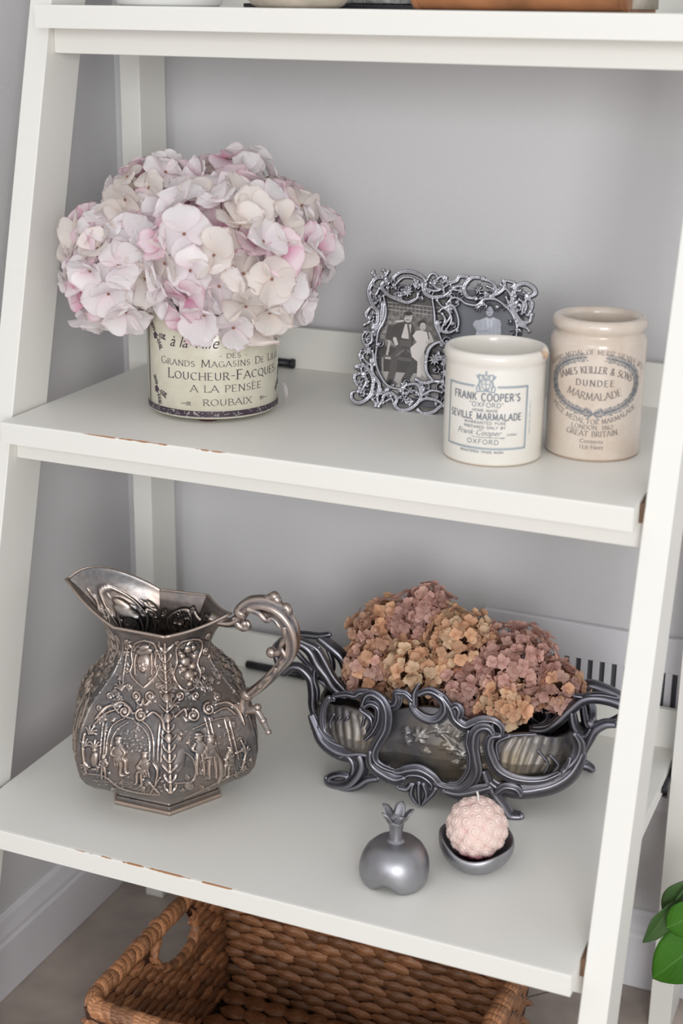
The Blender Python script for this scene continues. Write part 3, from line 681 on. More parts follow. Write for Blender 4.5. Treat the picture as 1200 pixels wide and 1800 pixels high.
# ---------------------------------------------------------------- chased relief painter
class Relief:
    def __init__(s, x0, y0, x1, y1, px): s.x0, s.y0, s.px = x0, y0, px; s.a = np.zeros((int((y1 - y0) / px) + 2, int((x1 - x0) / px) + 2))
    def stamp(s, cx, cy, r, h, add=0):
        j0, j1 = int((cx - r - s.x0) / s.px), int((cx + r - s.x0) / s.px) + 2; i0, i1 = int((cy - r - s.y0) / s.px), int((cy + r - s.y0) / s.px) + 2
        j0, i0 = max(0, j0), max(0, i0); j1, i1 = min(s.a.shape[1], j1), min(s.a.shape[0], i1)
        if j0 >= j1 or i0 >= i1: return
        X = s.x0 + np.arange(j0, j1) * s.px - cx; Y = s.y0 + np.arange(i0, i1) * s.px - cy
        d = np.sqrt(np.clip(1 - (X[None] ** 2 + Y[:, None] ** 2) / r ** 2, 0, 1)) * h
        s.a[i0:i1, j0:j1] = np.maximum(s.a[i0:i1, j0:j1], d)
    def stroke(s, pts, w, h=1., w2=None, knob=0, base=0):
        P = cat([(p[0], p[1], 0) for p in pts], 8); L = 0; n = len(P)
        for i in range(n - 1):
            a, b_ = P[i], P[i + 1]; d = np.linalg.norm(b_ - a); k = max(1, int(d / (w * .22)))
            for q in range(k):
                t = (i + q / k) / (n - 1); p = a + (b_ - a) * q / k
                ww = w * (.45 + .55 * math.sin(PI * (t * .86 + .1)) ** .7) if w2 is None else w + (w2 - w) * t
                s.stamp(p[0], p[1], ww / 2, h * (.75 + .25 * ww / w))
        if knob: s.stamp(P[0][0], P[0][1], knob, h * 1.1); s.stamp(P[-1][0], P[-1][1], knob, h * 1.1)
    def groove(s, pts, w, depth):
        P = cat([(p[0], p[1], 0) for p in pts], 6)
        for a, b_ in zip(P[:-1], P[1:]):
            k = max(1, int(np.linalg.norm(b_ - a) / (w * .4)))
            for q in range(k):
                p = a + (b_ - a) * q / k; cx, cy = p[0], p[1]; r = w / 2
                j0, j1 = max(0, int((cx - r - s.x0) / s.px)), min(s.a.shape[1], int((cx + r - s.x0) / s.px) + 2); i0, i1 = max(0, int((cy - r - s.y0) / s.px)), min(s.a.shape[0], int((cy + r - s.y0) / s.px) + 2)
                if j0 >= j1 or i0 >= i1: continue
                X = s.x0 + np.arange(j0, j1) * s.px - cx; Y = s.y0 + np.arange(i0, i1) * s.px - cy
                m_ = (X[None] ** 2 + Y[:, None] ** 2) < r * r; blk = s.a[i0:i1, j0:j1]; blk[m_] = np.minimum(blk[m_], np.maximum(blk[m_] * 0 + depth, 0.02))
    def ell(s, cx, cy, rx, ry, h, ang=0, base=0):
        R_ = max(rx, ry); j0, j1 = max(0, int((cx - R_ - s.x0) / s.px)), min(s.a.shape[1], int((cx + R_ - s.x0) / s.px) + 2); i0, i1 = max(0, int((cy - R_ - s.y0) / s.px)), min(s.a.shape[0], int((cy + R_ - s.y0) / s.px) + 2)
        if j0 >= j1 or i0 >= i1: return
        X = (s.x0 + np.arange(j0, j1) * s.px - cx)[None]; Y = (s.y0 + np.arange(i0, i1) * s.px - cy)[:, None]; c, d = math.cos(ang), math.sin(ang)
        e = ((X * c + Y * d) / rx) ** 2 + ((-X * d + Y * c) / ry) ** 2
        s.a[i0:i1, j0:j1] = np.maximum(s.a[i0:i1, j0:j1], np.where(e < 1, base + np.sqrt(np.clip(1 - e, 0, 1)) * h, 0))
    def spiral(s, cx, cy, r, w, h=1, turns=1.6, sg=1, a0=0):
        n = 26; s.stroke([(cx + r * (1 - .85 * t) * math.cos(a0 + sg * 2 * PI * turns * t), cy + r * (1 - .85 * t) * math.sin(a0 + sg * 2 * PI * turns * t)) for t in [i / n for i in range(n + 1)]], w, h, w * .7); s.stamp(cx, cy, w * .8, h * 1.15)
    def flower(s, cx, cy, r, n=8, h=1):
        for k in range(n):
            a = 2 * PI * k / n; s.ell(cx + r * .6 * math.cos(a), cy + r * .6 * math.sin(a), r * .42, r * .2, h * .9, a)
        s.stamp(cx, cy, r * .28, h * 1.15)
    def leaf(s, cx, cy, r, ang, h=1):
        for k in range(-2, 3):
            a = ang + k * .45; s.stroke([(cx, cy), (cx + r * .6 * math.cos(a), cy + r * .6 * math.sin(a)), (cx + r * (1 - .12 * abs(k)) * math.cos(a + .12 * k), cy + r * (1 - .12 * abs(k)) * math.sin(a + .12 * k))], r * .24, h, r * .08)
    def blur(s, n=1):
        for _ in range(n): s.a = (s.a * 2 + np.roll(s.a, 1, 0) + np.roll(s.a, -1, 0) + np.roll(s.a, 1, 1) + np.roll(s.a, -1, 1)) / 6
    def samp(s, x, y):
        X = np.clip((x - s.x0) / s.px, 0, s.a.shape[1] - 1.001); Y = np.clip((y - s.y0) / s.px, 0, s.a.shape[0] - 1.001); i, j = Y.astype(int), X.astype(int); fy, fx = Y - i, X - j
        return (s.a[i, j] * (1 - fx) + s.a[i, j + 1] * fx) * (1 - fy) + (s.a[i + 1, j] * (1 - fx) + s.a[i + 1, j + 1] * fx) * fy
M['felt'] = simple('grey_felt', (.16, .16, .18), .9)
# ---------------------------------------------------------------- double photo frame
FRO=[[20,[17,135],[13,131],[16,125],[23,120],[31,117],[45,114],[54,119],[55,124]],[22,[25,139],[33,146],[46,147],[58,142],[62,135]],[12,[30,134],[36,140],[45,141],[53,138]],[20,[59,135],[62,126],[71,122],[83,124],[90,130]],[14,[63,140],[66,146],[70,147],[74,143],[71,139]],[12,[74,141],[79,145],[84,144],[81,138]],[14,[67,137],[75,132],[82,131]],[20,[81,143],[87,139],[95,141],[98,146],[107,146],[106,142]],[24,[123,146],[112,146],[105,138],[105,131],[110,125],[119,124]],[16,[123,145],[134,142],[140,134],[136,129],[128,131]],[18,[146,145],[148,138],[142,131],[134,128]],[14,[146,145],[152,145],[158,143],[155,139]],[24,[160,130],[159,139],[168,144],[177,141],[181,135],[177,131],[172,132]],[26,[158,134],[158,120],[165,109],[172,103],[179,105],[180,112]],[16,[172,129],[179,125],[179,117],[176,111]],[12,[165,127],[170,123],[170,112]],[12,[172,126],[174,120],[173,114]],[16,[168,100],[177,98],[180,95]],[14,[165,104],[168,95]],[18,[1,143],[5,139],[16,142],[18,146]],[14,[1,145],[3,141]],[14,[12,147],[15,144]],[24,[16,138],[7,138],[1,130],[0,120],[6,108],[13,101],[14,89],[10,87]],[16,[5,106],[1,98],[5,90],[0,86]],[14,[0,100],[-1,98],[4,95]],[14,[2,122],[8,120],[11,126]],[12,[2,136],[5,129],[11,127]],[36,[18,110],[18,100],[19,89],[14,84],[10,85]],[12,[17,119],[22,105],[22,93],[17,79],[18,63]],[12,[18,63],[19,49],[25,36],[36,24],[49,21],[56,24],[52,27]],[22,[-2,40],[5,43],[15,36],[20,25],[18,10],[8,2],[-1,5],[-2,12],[4,14]],[18,[2,33],[-2,30],[0,23],[5,18]],[16,[8,34],[12,26],[9,17]],[12,[4,39],[7,30]],[20,[14,49],[18,35],[27,24],[27,10],[30,1]],[14,[34,10],[32,5],[30,0]],[20,[34,5],[34,12],[42,16],[49,10],[48,3],[56,-1],[66,2],[74,11],[74,21],[68,28],[57,26],[53,23]],[14,[22,7],[26,3],[26,0]],[12,[38,7],[43,10],[46,5]],[20,[74,1],[81,-2],[91,1],[99,8],[109,4]],[16,[75,11],[82,14],[93,13],[101,9]],[14,[78,18],[86,23],[97,22]],[16,[67,33],[76,30],[87,33],[95,34]],[14,[88,116],[94,123],[102,122],[109,118],[120,117],[125,121],[128,124],[140,125],[151,119],[159,112],[165,102],[167,95]],[14,[77,119],[85,112],[94,115],[100,108],[104,98],[104,88]],[14,[71,122],[76,106],[79,93],[85,83],[89,76]],[14,[81,107],[86,111],[93,106],[96,98],[92,89]],[14,[85,105],[89,99],[87,90]],[12,[91,111],[94,103],[90,94]],[16,[81,96],[87,87],[96,86],[103,90]],[16,[89,76],[81,72],[76,65],[75,53],[78,41],[87,33],[95,33]],[14,[1,79],[9,78],[11,68],[4,65],[0,72],[2,78]],[12,[1,58],[0,51],[5,44]],[12,[14,59],[16,52],[18,45]],[14,[4,51],[11,45],[18,44]],[10,[-1,54],[4,53]],[14,[55,134],[65,130],[76,129],[85,135]],[12,[89,137],[93,132],[100,131]],[14,[93,134],[100,136],[105,135]],[14,[143,141],[152,135],[157,128]],[12,[151,128],[156,120]],[12,[129,138],[135,136]]]
FFL=[[43,126,6.3],[50,136,4.0],[121,133,5.0],[117,125,3.3],[5,71,3.6],[8,59,5.6],[84,56,6.6],[57,11,5.0],[62,21,4.3],[80,135,2.3],[128,120,2.0],[83,128,2.3],[92,118,2.3],[80,31,3.3]]
FB = Vector((.2968, -.3043, H2 + .001)); TAU = math.radians(22); PHI = math.radians(2)
fr = thing('photo_frame', 'antique silver openwork scroll frame with two old photographs leaning behind the jars', 'picture frame', FB, rot=(-TAU, 0, PHI))
# local axes: x along the frame, z up its tilted face, y into the shelf
Rf = Relief(-6, -6, 188, 150, .45)
for w_, *P in FRO: Rf.stroke(P, w_ * .20 + 1.5, 1.0, knob=w_ * .10 + .9)
for x, y, r in FFL: (Rf.flower(x, y, r * 1.1, 9 if r > 5 else 6), Rf.flower(x, y, r * .6, 6, 1.2))
for w_, *P in FRO:                      # the lower right, hidden by the jar in the photograph, mirrors the lower left
    if max(p[1] for p in P) < 62 and max(p[0] for p in P) < 75: Rf.stroke([(179 - p[0], p[1]) for p in P], w_ * .20 + 1.5, 1.0, knob=w_ * .10 + .9)
Rf.stroke([(100, 18), (130, 14), (160, 22)], 4); Rf.stroke([(168, 95), (166, 60), (160, 30), (130, 26), (100, 28), (95, 60)], 3)
rf_ = random.Random(5)
for w_, *P in FRO:
    if w_ >= 16: Rf.groove(P[:-1], .8, .62)
nsp = 0
for k in range(900):                    # small scrolls between the large ones
    x, y = rf_.uniform(6, 173), rf_.uniform(7, 135)
    if (22 < x < 82 and 30 < y < 114) or (104 < x < 156 and 34 < y < 112) or (108 < x < 154 and 100 < y < 124) or (26 < x < 78 and 100 < y < 120) or nsp > 85: continue
    if (14 < x < 90 and 22 < y < 118) and rf_.random() < .6: continue
    if Rf.samp(np.array([x]), np.array([y]))[0] < .15: Rf.spiral(x, y, rf_.uniform(3.2, 5.2), rf_.uniform(1.7, 2.4), rf_.uniform(.6, .8), 1.2, rf_.choice((-1, 1)), rf_.uniform(0, 6.28)); nsp += 1
for k in range(250):                     # small leaves filling between the scrolls
    x, y = rf_.uniform(0, 178), rf_.uniform(2, 140)
    if (18 < x < 86 and 26 < y < 118) or (100 < x < 160 and 30 < y < 116): continue
    if x < 8 and y > 45 or y < 3: continue
    if (5 < x < 174 and 6 < y < 136) or Rf.samp(np.array([x]), np.array([y]))[0] > .2: Rf.leaf(x, y, rf_.uniform(5.5, 9), rf_.uniform(0, 6.28), rf_.uniform(.55, .8))
Rf.blur(1); ny, nx = Rf.a.shape; m_ = Rf.a > .18
cells = m_[:-1, :-1] & m_[1:, :-1] & m_[:-1, 1:] & m_[1:, 1:]
X, Z = np.meshgrid(Rf.x0 + np.arange(nx) * Rf.px, Rf.y0 + np.arange(ny) * Rf.px); h = np.clip(Rf.a, 0, 1.15)
fv = np.stack([X / 1000, -.0036 * np.where(m_, h, .18) - .0012, Z / 1000], -1).reshape(-1, 3); bv = fv.copy(); bv[:, 1] = .0002
ii, jj = np.nonzero(cells); a_ = ii * nx + jj; F_ = [np.stack([a_, a_ + 1, a_ + nx + 1, a_ + nx], 1)]; nb = ny * nx
cp = np.pad(cells, 1)
for (di, dj, p, q) in ((-1, 0, 0, 1), (1, 0, nx + 1, nx), (0, -1, nx, 0), (0, 1, 1, nx + 1)):
    e = cells & ~cp[1 + di:cp.shape[0] - 1 + di, 1 + dj:cp.shape[1] - 1 + dj]; i2, j2 = np.nonzero(e); b2 = i2 * nx + j2; F_.append(np.stack([b2 + q, b2 + p, b2 + p + nb, b2 + q + nb], 1))
F_ = np.concatenate(F_); V_ = np.concatenate([fv, bv]); A_ = np.concatenate([h.ravel(), h.ravel() * 0]); used = np.unique(F_); rm = np.zeros(len(V_), int); rm[used] = np.arange(len(used))
link('scrollwork_border', mesh('scrollwork', V_[used], rm[F_].astype(np.int32), M['framesilver'], True, {'rel': ('F', A_[used])}), None, fr)
B = MB(); B.box((.008, .0030, .006), (.172, .0055, .134)); B.build('backing_board', M['felt'], fr, bevel=.001, attr=None)
B = MB(); B.add([(.075, .0055, .10), (.105, .0055, .10), (.118, .0052 + .085 * math.cos(TAU) + .0, -.0000), (.062, .0052 + .085 * math.cos(TAU), -.0000)], [(0, 1, 2, 3)])
st = B.build('easel_strut', M['dark'], fr, attr=None); md = st.modifiers.new('t', 'SOLIDIFY'); md.thickness = .0015
for v in st.data.vertices:               # strut foot reaches the shelf behind the leaning frame
    if v.co.z < .01: v.co.y, v.co.z = .064, .0275
# the two photographs, painted as vertex colours in the pixel frame of the print
AF = np.linalg.solve(np.array([[240, 220, 1], [545, 250, 1], [185, 790, 1]]), np.array([[19, 119], [75, 118], [24, 20]]))
def to_px(u, v): K = np.linalg.inv(AF[:2]); d = np.array([u, v]) - AF[2]; return d @ K
def photo(name, u0, v0, u1, v1, paint, parent, label):
    nx_, ny_ = int((u1 - u0) / .35), int((v1 - v0) / .35); U, V = np.meshgrid(np.linspace(u0, u1, nx_), np.linspace(v0, v1, ny_))
    K = np.linalg.inv(AF[:2]); D = np.stack([U - AF[2][0], V - AF[2][1]], -1) @ K; Xp, Yp = D[..., 0], D[..., 1]
    im = paint(Xp, Yp); im = np.clip(im + rng.normal(0, .008, im.shape), .01, .9)
    co = np.stack([U / 1000, np.full_like(U, .0026), V / 1000], -1).reshape(-1, 3)
    a = (np.arange(ny_ - 1)[:, None] * nx_ + np.arange(nx_ - 1)[None]).ravel(); F = np.stack([a, a + 1, a + nx_ + 1, a + nx_], 1)
    tint = np.array([1.0, .93, .88]) if name == 'left' else np.array([.93, .96, 1.08])
    C4 = np.concatenate([im.reshape(-1, 1) * tint[None], np.ones((im.size, 1))], 1)
    o = link('photograph', mesh('photograph', co, F.astype(np.int32), M['photo'], False, {'Col': ('C', C4)}), None, parent); o['label'] = label; return o
def PO(im, X, Y, pts, val):
    ins = np.zeros(X.shape, bool); n = len(pts)
    for i in range(n):
        (x0, y0), (x1, y1) = pts[i], pts[(i + 1) % n]
        if y0 == y1: continue
        c = ((y0 > Y) != (y1 > Y)) & (X < (x1 - x0) * (Y - y0) / (y1 - y0) + x0); ins ^= c
    im[ins] = val
def EL(im, X, Y, cx, cy, rx, ry, val): im[((X - cx) / rx) ** 2 + ((Y - cy) / ry) ** 2 < 1] = val
def ST(im, X, Y, pts, w_, val):
    for (x0, y0), (x1, y1) in zip(pts[:-1], pts[1:]):
        dx, dy = x1 - x0, y1 - y0; t = np.clip(((X - x0) * dx + (Y - y0) * dy) / (dx * dx + dy * dy + 1e-9), 0, 1); im[(X - x0 - t * dx) ** 2 + (Y - y0 - t * dy) ** 2 < (w_ / 2) ** 2] = val
def couple(X, Y):
    im = np.full(X.shape, .16) + .06 * np.sin(X * .09) * np.sin(Y * .11)
    PO(im, X, Y, [(200, 200), (580, 240), (580, 330), (200, 280)], .10)
    for k in range(3): ST(im, X, Y, [(230, 250 + k * 22), (570, 285 + k * 26)], 5, .42)
    for k in range(14): ST(im, X, Y, [(250 + k * 24, 262 + k * 2), (248 + k * 24, 320 + k * 3)], 4, .30)
    for r_ in range(6):
        for c in range(4): PO(im, X, Y, [(200 + c * 32 + r_ % 2 * 14, 335 + r_ * 30), (226 + c * 32 + r_ % 2 * 14, 337 + r_ * 30), (226 + c * 32 + r_ % 2 * 14, 360 + r_ * 30), (200 + c * 32 + r_ % 2 * 14, 358 + r_ * 30)], .34 - .03 * c)
    PO(im, X, Y, [(150, 520), (600, 560), (600, 900), (150, 900)], .07); PO(im, X, Y, [(150, 680), (600, 700), (600, 900), (150, 900)], .40)
    EL(im, X, Y, 300, 790, 70, 26, .50)
    for k in range(6): ST(im, X, Y, [(190, 400 + k * 22), (350, 410 + k * 22)], 10, .24)
    ST(im, X, Y, [(240, 470), (258, 500), (240, 590)], 14, .48); ST(im, X, Y, [(230, 590), (460, 620)], 22, .13); ST(im, X, Y, [(235, 600), (300, 605)], 12, .5); ST(im, X, Y, [(215, 600), (215, 730)], 10, .33)
    PO(im, X, Y, [(300, 385), (345, 372), (400, 385), (415, 440), (395, 560), (330, 560), (250, 470), (232, 460), (262, 405)], .075)      # jacket
    PO(im, X, Y, [(355, 385), (392, 390), (385, 480), (345, 478), (330, 470)], .62); ST(im, X, Y, [(372, 392), (380, 440), (384, 490)], 13, .12)
    PO(im, X, Y, [(320, 485), (395, 490), (390, 530), (315, 530)], .12)
    ST(im, X, Y, [(262, 410), (250, 470), (300, 480)], 34, .085); ST(im, X, Y, [(290, 480), (300, 510)], 22, .60); ST(im, X, Y, [(300, 372), (340, 368)], 12, .6)
    ST(im, X, Y, [(330, 540), (290, 590), (275, 690), (262, 740)], 44, .10); ST(im, X, Y, [(350, 545), (425, 600), (380, 690), (352, 740)], 46, .085); ST(im, X, Y, [(345, 548), (300, 585)], 12, .17); ST(im, X, Y, [(370, 550), (420, 592)], 10, .16)
    ST(im, X, Y, [(262, 740), (255, 760)], 20, .03); ST(im, X, Y, [(350, 735), (345, 755)], 20, .03)
    EL(im, X, Y, 372, 345, 25, 33, .55); EL(im, X, Y, 374, 322, 27, 14, .05); EL(im, X, Y, 350, 335, 5, 14, .08); ST(im, X, Y, [(362, 361), (382, 362)], 5, .12); EL(im, X, Y, 364, 343, 4, 2.5, .1); EL(im, X, Y, 382, 344, 4, 2.5, .1); ST(im, X, Y, [(373, 345), (374, 354)], 3, .34)
    PO(im, X, Y, [(420, 430), (450, 425), (500, 440), (515, 480), (480, 530), (470, 560), (450, 715), (425, 712), (430, 620), (395, 590), (385, 535), (425, 500), (400, 460)], .70)      # white dress
    PO(im, X, Y, [(470, 560), (440, 600), (455, 700), (480, 720), (490, 640)], .60); ST(im, X, Y, [(500, 445), (520, 490), (490, 500)], 18, .55); ST(im, X, Y, [(490, 430), (500, 480)], 8, .12)
    EL(im, X, Y, 460, 385, 26, 24, .05); EL(im, X, Y, 463, 402, 19, 24, .55); EL(im, X, Y, 456, 400, 3.5, 2, .1); EL(im, X, Y, 470, 401, 3.5, 2, .1); ST(im, X, Y, [(457, 414), (469, 414)], 3.5, .2)
    return im
def lady(X, Y):
    im = .145 + .00012 * (X - 700) + .03 * np.sin(X * .02)
    PO(im, X, Y, [(800, 360), (835, 345), (890, 342), (925, 358), (930, 420), (925, 520), (770, 520), (785, 430)], .55)
    EL(im, X, Y, 792, 385, 26, 26, .50); EL(im, X, Y, 915, 385, 16, 26, .50); PO(im, X, Y, [(840, 345), (890, 345), (880, 400), (850, 410)], .66)
    for k in range(5): ST(im, X, Y, [(815 + k * 24, 360), (810 + k * 25, 500)], 3, .44)
    ST(im, X, Y, [(845, 340), (865, 350), (885, 340)], 7, .35); EL(im, X, Y, 864, 285, 28, 30, .05); EL(im, X, Y, 864, 305, 21, 30, .50); EL(im, X, Y, 856, 302, 4, 2.5, .1); EL(im, X, Y, 873, 302, 4, 2.5, .1); ST(im, X, Y, [(864, 304), (864, 314)], 3, .36); ST(im, X, Y, [(857, 321), (872, 321)], 4, .18)
    ST(im, X, Y, [(780, 400), (800, 430), (850, 425)], 16, .45); return im
photo('left', 13, 14, 92, 128, couple, fr, 'sepia photograph of a seated man in a dark suit and a woman in a white dress')
photo('right', 96, 22, 168, 126, lady, fr, 'blue grey portrait photograph of a woman in a puff sleeved blouse')
# ---------------------------------------------------------------- embossed hexagonal pitcher
PC = Vector((.247 * .65, -.749 * .65, H3)); HA = [math.radians(a) for a in (-58, 2, 62, 122, 182, 242)]
pit = thing('pitcher', 'tarnished coppery silver hexagonal pitcher chased with figures, wide spout and scroll handle', 'pitcher', PC)
PROF = [(.0175, .0590), (.0185, .0625), (.021, .071), (.026, .085), (.035, .097), (.045, .104), (.06, .107), (.08, .106), (.10, .101), (.12, .091), (.135, .0765), (.15, .0615), (.165, .0520), (.175, .0490), (.185, .0500), (.195, .0545), (.2005, .0590)]
ED = [(.018, 292, 1132, 536, 1183, 764, 1101), (.020, 280, 1128, 536, 1182, 776, 1096), (.026, 192, 1134, 541, 1208, 866, 1090), (.035, 142, 1113, 543, 1198, 915, 1064), (.045, 111, 1082, 543, 1173, 944, 1029), (.060, 96, 1023, 542, 1116, 956, 970), (.080, 96, 939, 540, 1029, 951, 887), (.100, 113, 848, 536, 932, 930, 800), (.120, 150, 750, 532, 824, 887, 708), (.135, 209, 668, 527, 728, 823, 634), (.150, 271, 585, 521, 630, 756, 559), (.165, 305, 510, 518, 548, 717, 489), (.175, 314, 465, 516, 500, 706, 445), (.185, 306, 423, 515, 460, 711, 403), (.195, 288, 385, 515, 424, 728, 363), (.201, 270, 366, 515, 405, 746, 342)]
ED = np.array(ED)
Rp = Relief(60, 330, 1000, 1230, 2.0)
# left face: mask, cartouche, scrolls, arch with seated figures
def figure(R_, x, y, s, seat=True, face=1):
    R_.ell(x, y - 62 * s, 13 * s, 16 * s, 1.25); R_.ell(x, y - 76 * s, 15 * s, 8 * s, 1.0)
    R_.ell(x + 2 * face, y - 25 * s, 22 * s, 34 * s, 1.05, .15 * face); R_.stroke([(x - 16 * s, y - 42 * s), (x - 26 * s, y - 18 * s), (x + 8 * s * face, y - 6 * s)], 13 * s, 1.2); R_.stroke([(x + 14 * s, y - 42 * s), (x + 30 * s * face, y - 22 * s), (x + 20 * s * face, y - 4 * s)], 12 * s, 1.2)
    if seat:
        R_.stroke([(x, y), (x + 30 * s * face, y + 8 * s), (x + 34 * s * face, y + 48 * s), (x + 44 * s * face, y + 56 * s)], 19 * s, 1.15, 8 * s); R_.stroke([(x - 4, y), (x + 14 * s * face, y + 18 * s), (x + 12 * s * face, y + 58 * s), (x + 22 * s * face, y + 64 * s)], 17 * s, 1.1, 8 * s)
    else:
        R_.stroke([(x - 8 * s, y), (x - 12 * s, y + 40 * s), (x - 10 * s, y + 78 * s)], 16 * s, 1.1, 8 * s); R_.stroke([(x + 8 * s, y), (x + 14 * s, y + 38 * s), (x + 16 * s, y + 78 * s)], 16 * s, 1.1, 8 * s)
    for k in range(4): R_.stroke([(x - 14 * s + k * 9 * s, y - 4 * s), (x - 10 * s + k * 10 * s, y + 30 * s)], 4 * s, 1.3)
for sx in (-1, 1):
    cx = 418
    Rp.stroke([(cx, 425), (cx + sx * 45, 440), (cx + sx * 62, 480), (cx + sx * 56, 530), (cx + sx * 66, 580), (cx + sx * 30, 625), (cx, 650)], 9, .8)
    Rp.stroke([(cx + sx * 70, 430), (cx + sx * 84, 490), (cx + sx * 96, 560), (cx + sx * 105, 640)], 7, .7)
    Rp.spiral(cx + sx * 80, 470 + 10 * sx, 15, 7, .8, 1.4, sx); Rp.spiral(cx + sx * 84, 560, 16, 7, .8, 1.4, -sx)
    Rp.spiral(cx + sx * 36, 690, 24, 10, 1.1, 1.6, sx, PI / 2); Rp.stroke([(cx + sx * 36, 714), (cx + sx * 10, 735), (cx, 700)], 10, 1)
    Rp.leaf(cx + sx * 112, 660, 46, PI / 2 + sx * .2 - PI, .8); Rp.leaf(cx + sx * 120, 740, 50, -PI / 2 + sx * .6, .8)
Rp.ell(418, 530, 32, 44, 1.5, 0); Rp.ell(418, 478, 40, 20, 1.3); Rp.ell(418, 460, 26, 16, 1.4)
for sx in (-1, 1): Rp.ell(418 + sx * 13, 522, 8, 4, 1.75); Rp.stroke([(418 + sx * 38, 490), (418 + sx * 44, 540), (418 + sx * 40, 590)], 9, 1.2); Rp.ell(418 + sx * 16, 545, 9, 9, 1.68)
Rp.ell(418, 536, 5, 16, 1.95); Rp.ell(418, 556, 12, 4, 1.8); Rp.ell(418, 568, 12, 7, 1.65)
for (x, y, sg) in ((325, 765, 1), (412, 785, -1), (640, 785, 1), (722, 752, -1)): Rp.spiral(x, y, 30, 13, 1.35, 1.7, sg, -PI / 2)
Rp.stroke([(295, 770), (270, 735), (310, 720), (350, 745), (370, 775), (400, 755)], 13, 1.2); Rp.stroke([(180, 800), (230, 745), (290, 730)], 16, 1.1); Rp.stroke([(170, 830), (225, 775), (295, 750)], 8, 1)
Rp.stroke([(440, 790), (470, 770), (505, 800), (520, 850)], 12, 1.1)
Rp.stroke([(235, 1000), (240, 900), (265, 830), (330, 795), (370, 800)], 6, .8); Rp.stroke([(255, 1000), (262, 905), (290, 850), (345, 815)], 4, .8); Rp.stroke([(390, 800), (440, 830), (468, 890), (470, 1000)], 6, .8); Rp.stroke([(375, 810), (425, 850), (450, 900), (452, 1000)], 4, .8)
for x in (205, 222, 488, 503): Rp.stroke([(x, 1010), (x + 4, 900), (x + 10, 820)], 5, .7)
Rp.ell(178, 990, 18, 36, 1.2); Rp.ell(178, 945, 12, 12, 1.1); Rp.leaf(178, 940, 44, -PI / 2, 1.1); Rp.stroke([(165, 1035), (192, 1035)], 9, 1.2)
Rp.stroke([(130, 870), (122, 930), (128, 1000), (140, 1060)], 12, 1); Rp.leaf(128, 930, 40, -1.2, .9); Rp.leaf(135, 1010, 36, 1.8, .9); Rp.leaf(150, 870, 46, -1.0, .9)
figure(Rp, 298, 985, 1.25, True, 1); figure(Rp, 225, 1025, .75, False); figure(Rp, 432, 1045, 1.1, True, -1)
Rp.stroke([(470, 1010), (490, 1050), (480, 1110)], 9, 1); Rp.stroke([(452, 1100), (500, 1160)], 6, .9); Rp.stroke([(500, 1080), (455, 1160)], 6, .9); Rp.stroke([(150, 1060), (230, 1070), (300, 1120), (400, 1150), (500, 1165)], 7, .6)
rr_ = random.Random(2)
for k in range(90): x, y = rr_.uniform(290, 450), rr_.uniform(840, 960); Rp.ell(x, y, rr_.uniform(3, 8), rr_.uniform(3, 8), .35 * rr_.random())
for k in range(40): Rp.stroke([(rr_.uniform(140, 500), rr_.uniform(1075, 1150))] * 1 + [(rr_.uniform(140, 500), rr_.uniform(1090, 1160))], 3, .25) if k < 10 else Rp.ell(rr_.uniform(150, 510), rr_.uniform(1060, 1160), 9, 4, .4)
# ridge between the faces: a foliate stem
for i in range(15):
    y = 440 + i * 48; xe = float(np.interp(y, ED[::-1, 4], ED[::-1, 3])) 
    if y > 1160: break
    Rp.stroke([(xe, y), (xe, y + 44)], 7, .9)
    for sx in (-1, 1): Rp.stroke([(xe, y + 40), (xe + sx * 17, y + 22), (xe + sx * (24 if i % 3 else 32), y + 2)], 10, 1.05, 5)
    if i in (5, 7, 9): Rp.ell(xe, y + 20, 16, 24, 1.3)
# right face: fruit, cartouche, columns, three figures
cx = 618
for (x, y, r) in ((610, 470, 18), (635, 465, 14), (610, 525, 24), (645, 545, 17), (590, 500, 14), (630, 585, 24), (600, 560, 14), (628, 630, 13), (650, 500, 14), (585, 545, 11), (655, 580, 12)): Rp.ell(x, y, r, r * .95, 1.5 if r > 15 else 1.25)
for k in range(8): Rp.leaf(618 + 34 * math.cos(k), 540 + 62 * math.sin(k * 1.7), 22, k * .9, 1.0)
for sx in (-1, 1):
    Rp.stroke([(cx, 425), (cx + sx * 42, 435), (cx + sx * 60, 470), (cx + sx * 52, 530), (cx + sx * 66, 590), (cx + sx * 34, 650), (cx, 665)], 9, .8); Rp.spiral(cx + sx * 40, 690, 20, 9, 1.1, 1.5, sx, PI / 2); Rp.leaf(cx + sx * 78, 650, 44, -PI / 2 + sx * .5, .8)
Rp.stroke([(760, 730), (820, 720), (870, 760), (900, 830)], 14, 1.1); Rp.stroke([(750, 770), (810, 745), (860, 780)], 8, 1); Rp.stroke([(560, 790), (600, 755), (610, 790)], 12, 1.1)
for x in (700, 722, 800, 822): Rp.stroke([(x + 44, 990), (x + 20, 880), (x, 790)], 6, .8)
Rp.stroke([(640, 850), (760, 800), (860, 790)], 5, .7); Rp.stroke([(850, 960), (890, 940)], 10, 1.0); Rp.stroke([(880, 900), (900, 960), (880, 1040)], 10, 1.0); Rp.leaf(905, 960, 40, -1.8, .9); Rp.leaf(900, 1020, 36, 1.9, .9)
figure(Rp, 668, 970, 1.25, False); figure(Rp, 728, 980, 1.3, False, -1); figure(Rp, 825, 1010, 1.0, True, -1); Rp.stroke([(650, 890), (690, 880)], 16, 1.3); Rp.stroke([(745, 960), (770, 1000), (775, 1060), (760, 1100)], 26, 1.1); Rp.stroke([(690, 985), (730, 975)], 13, 1.4)
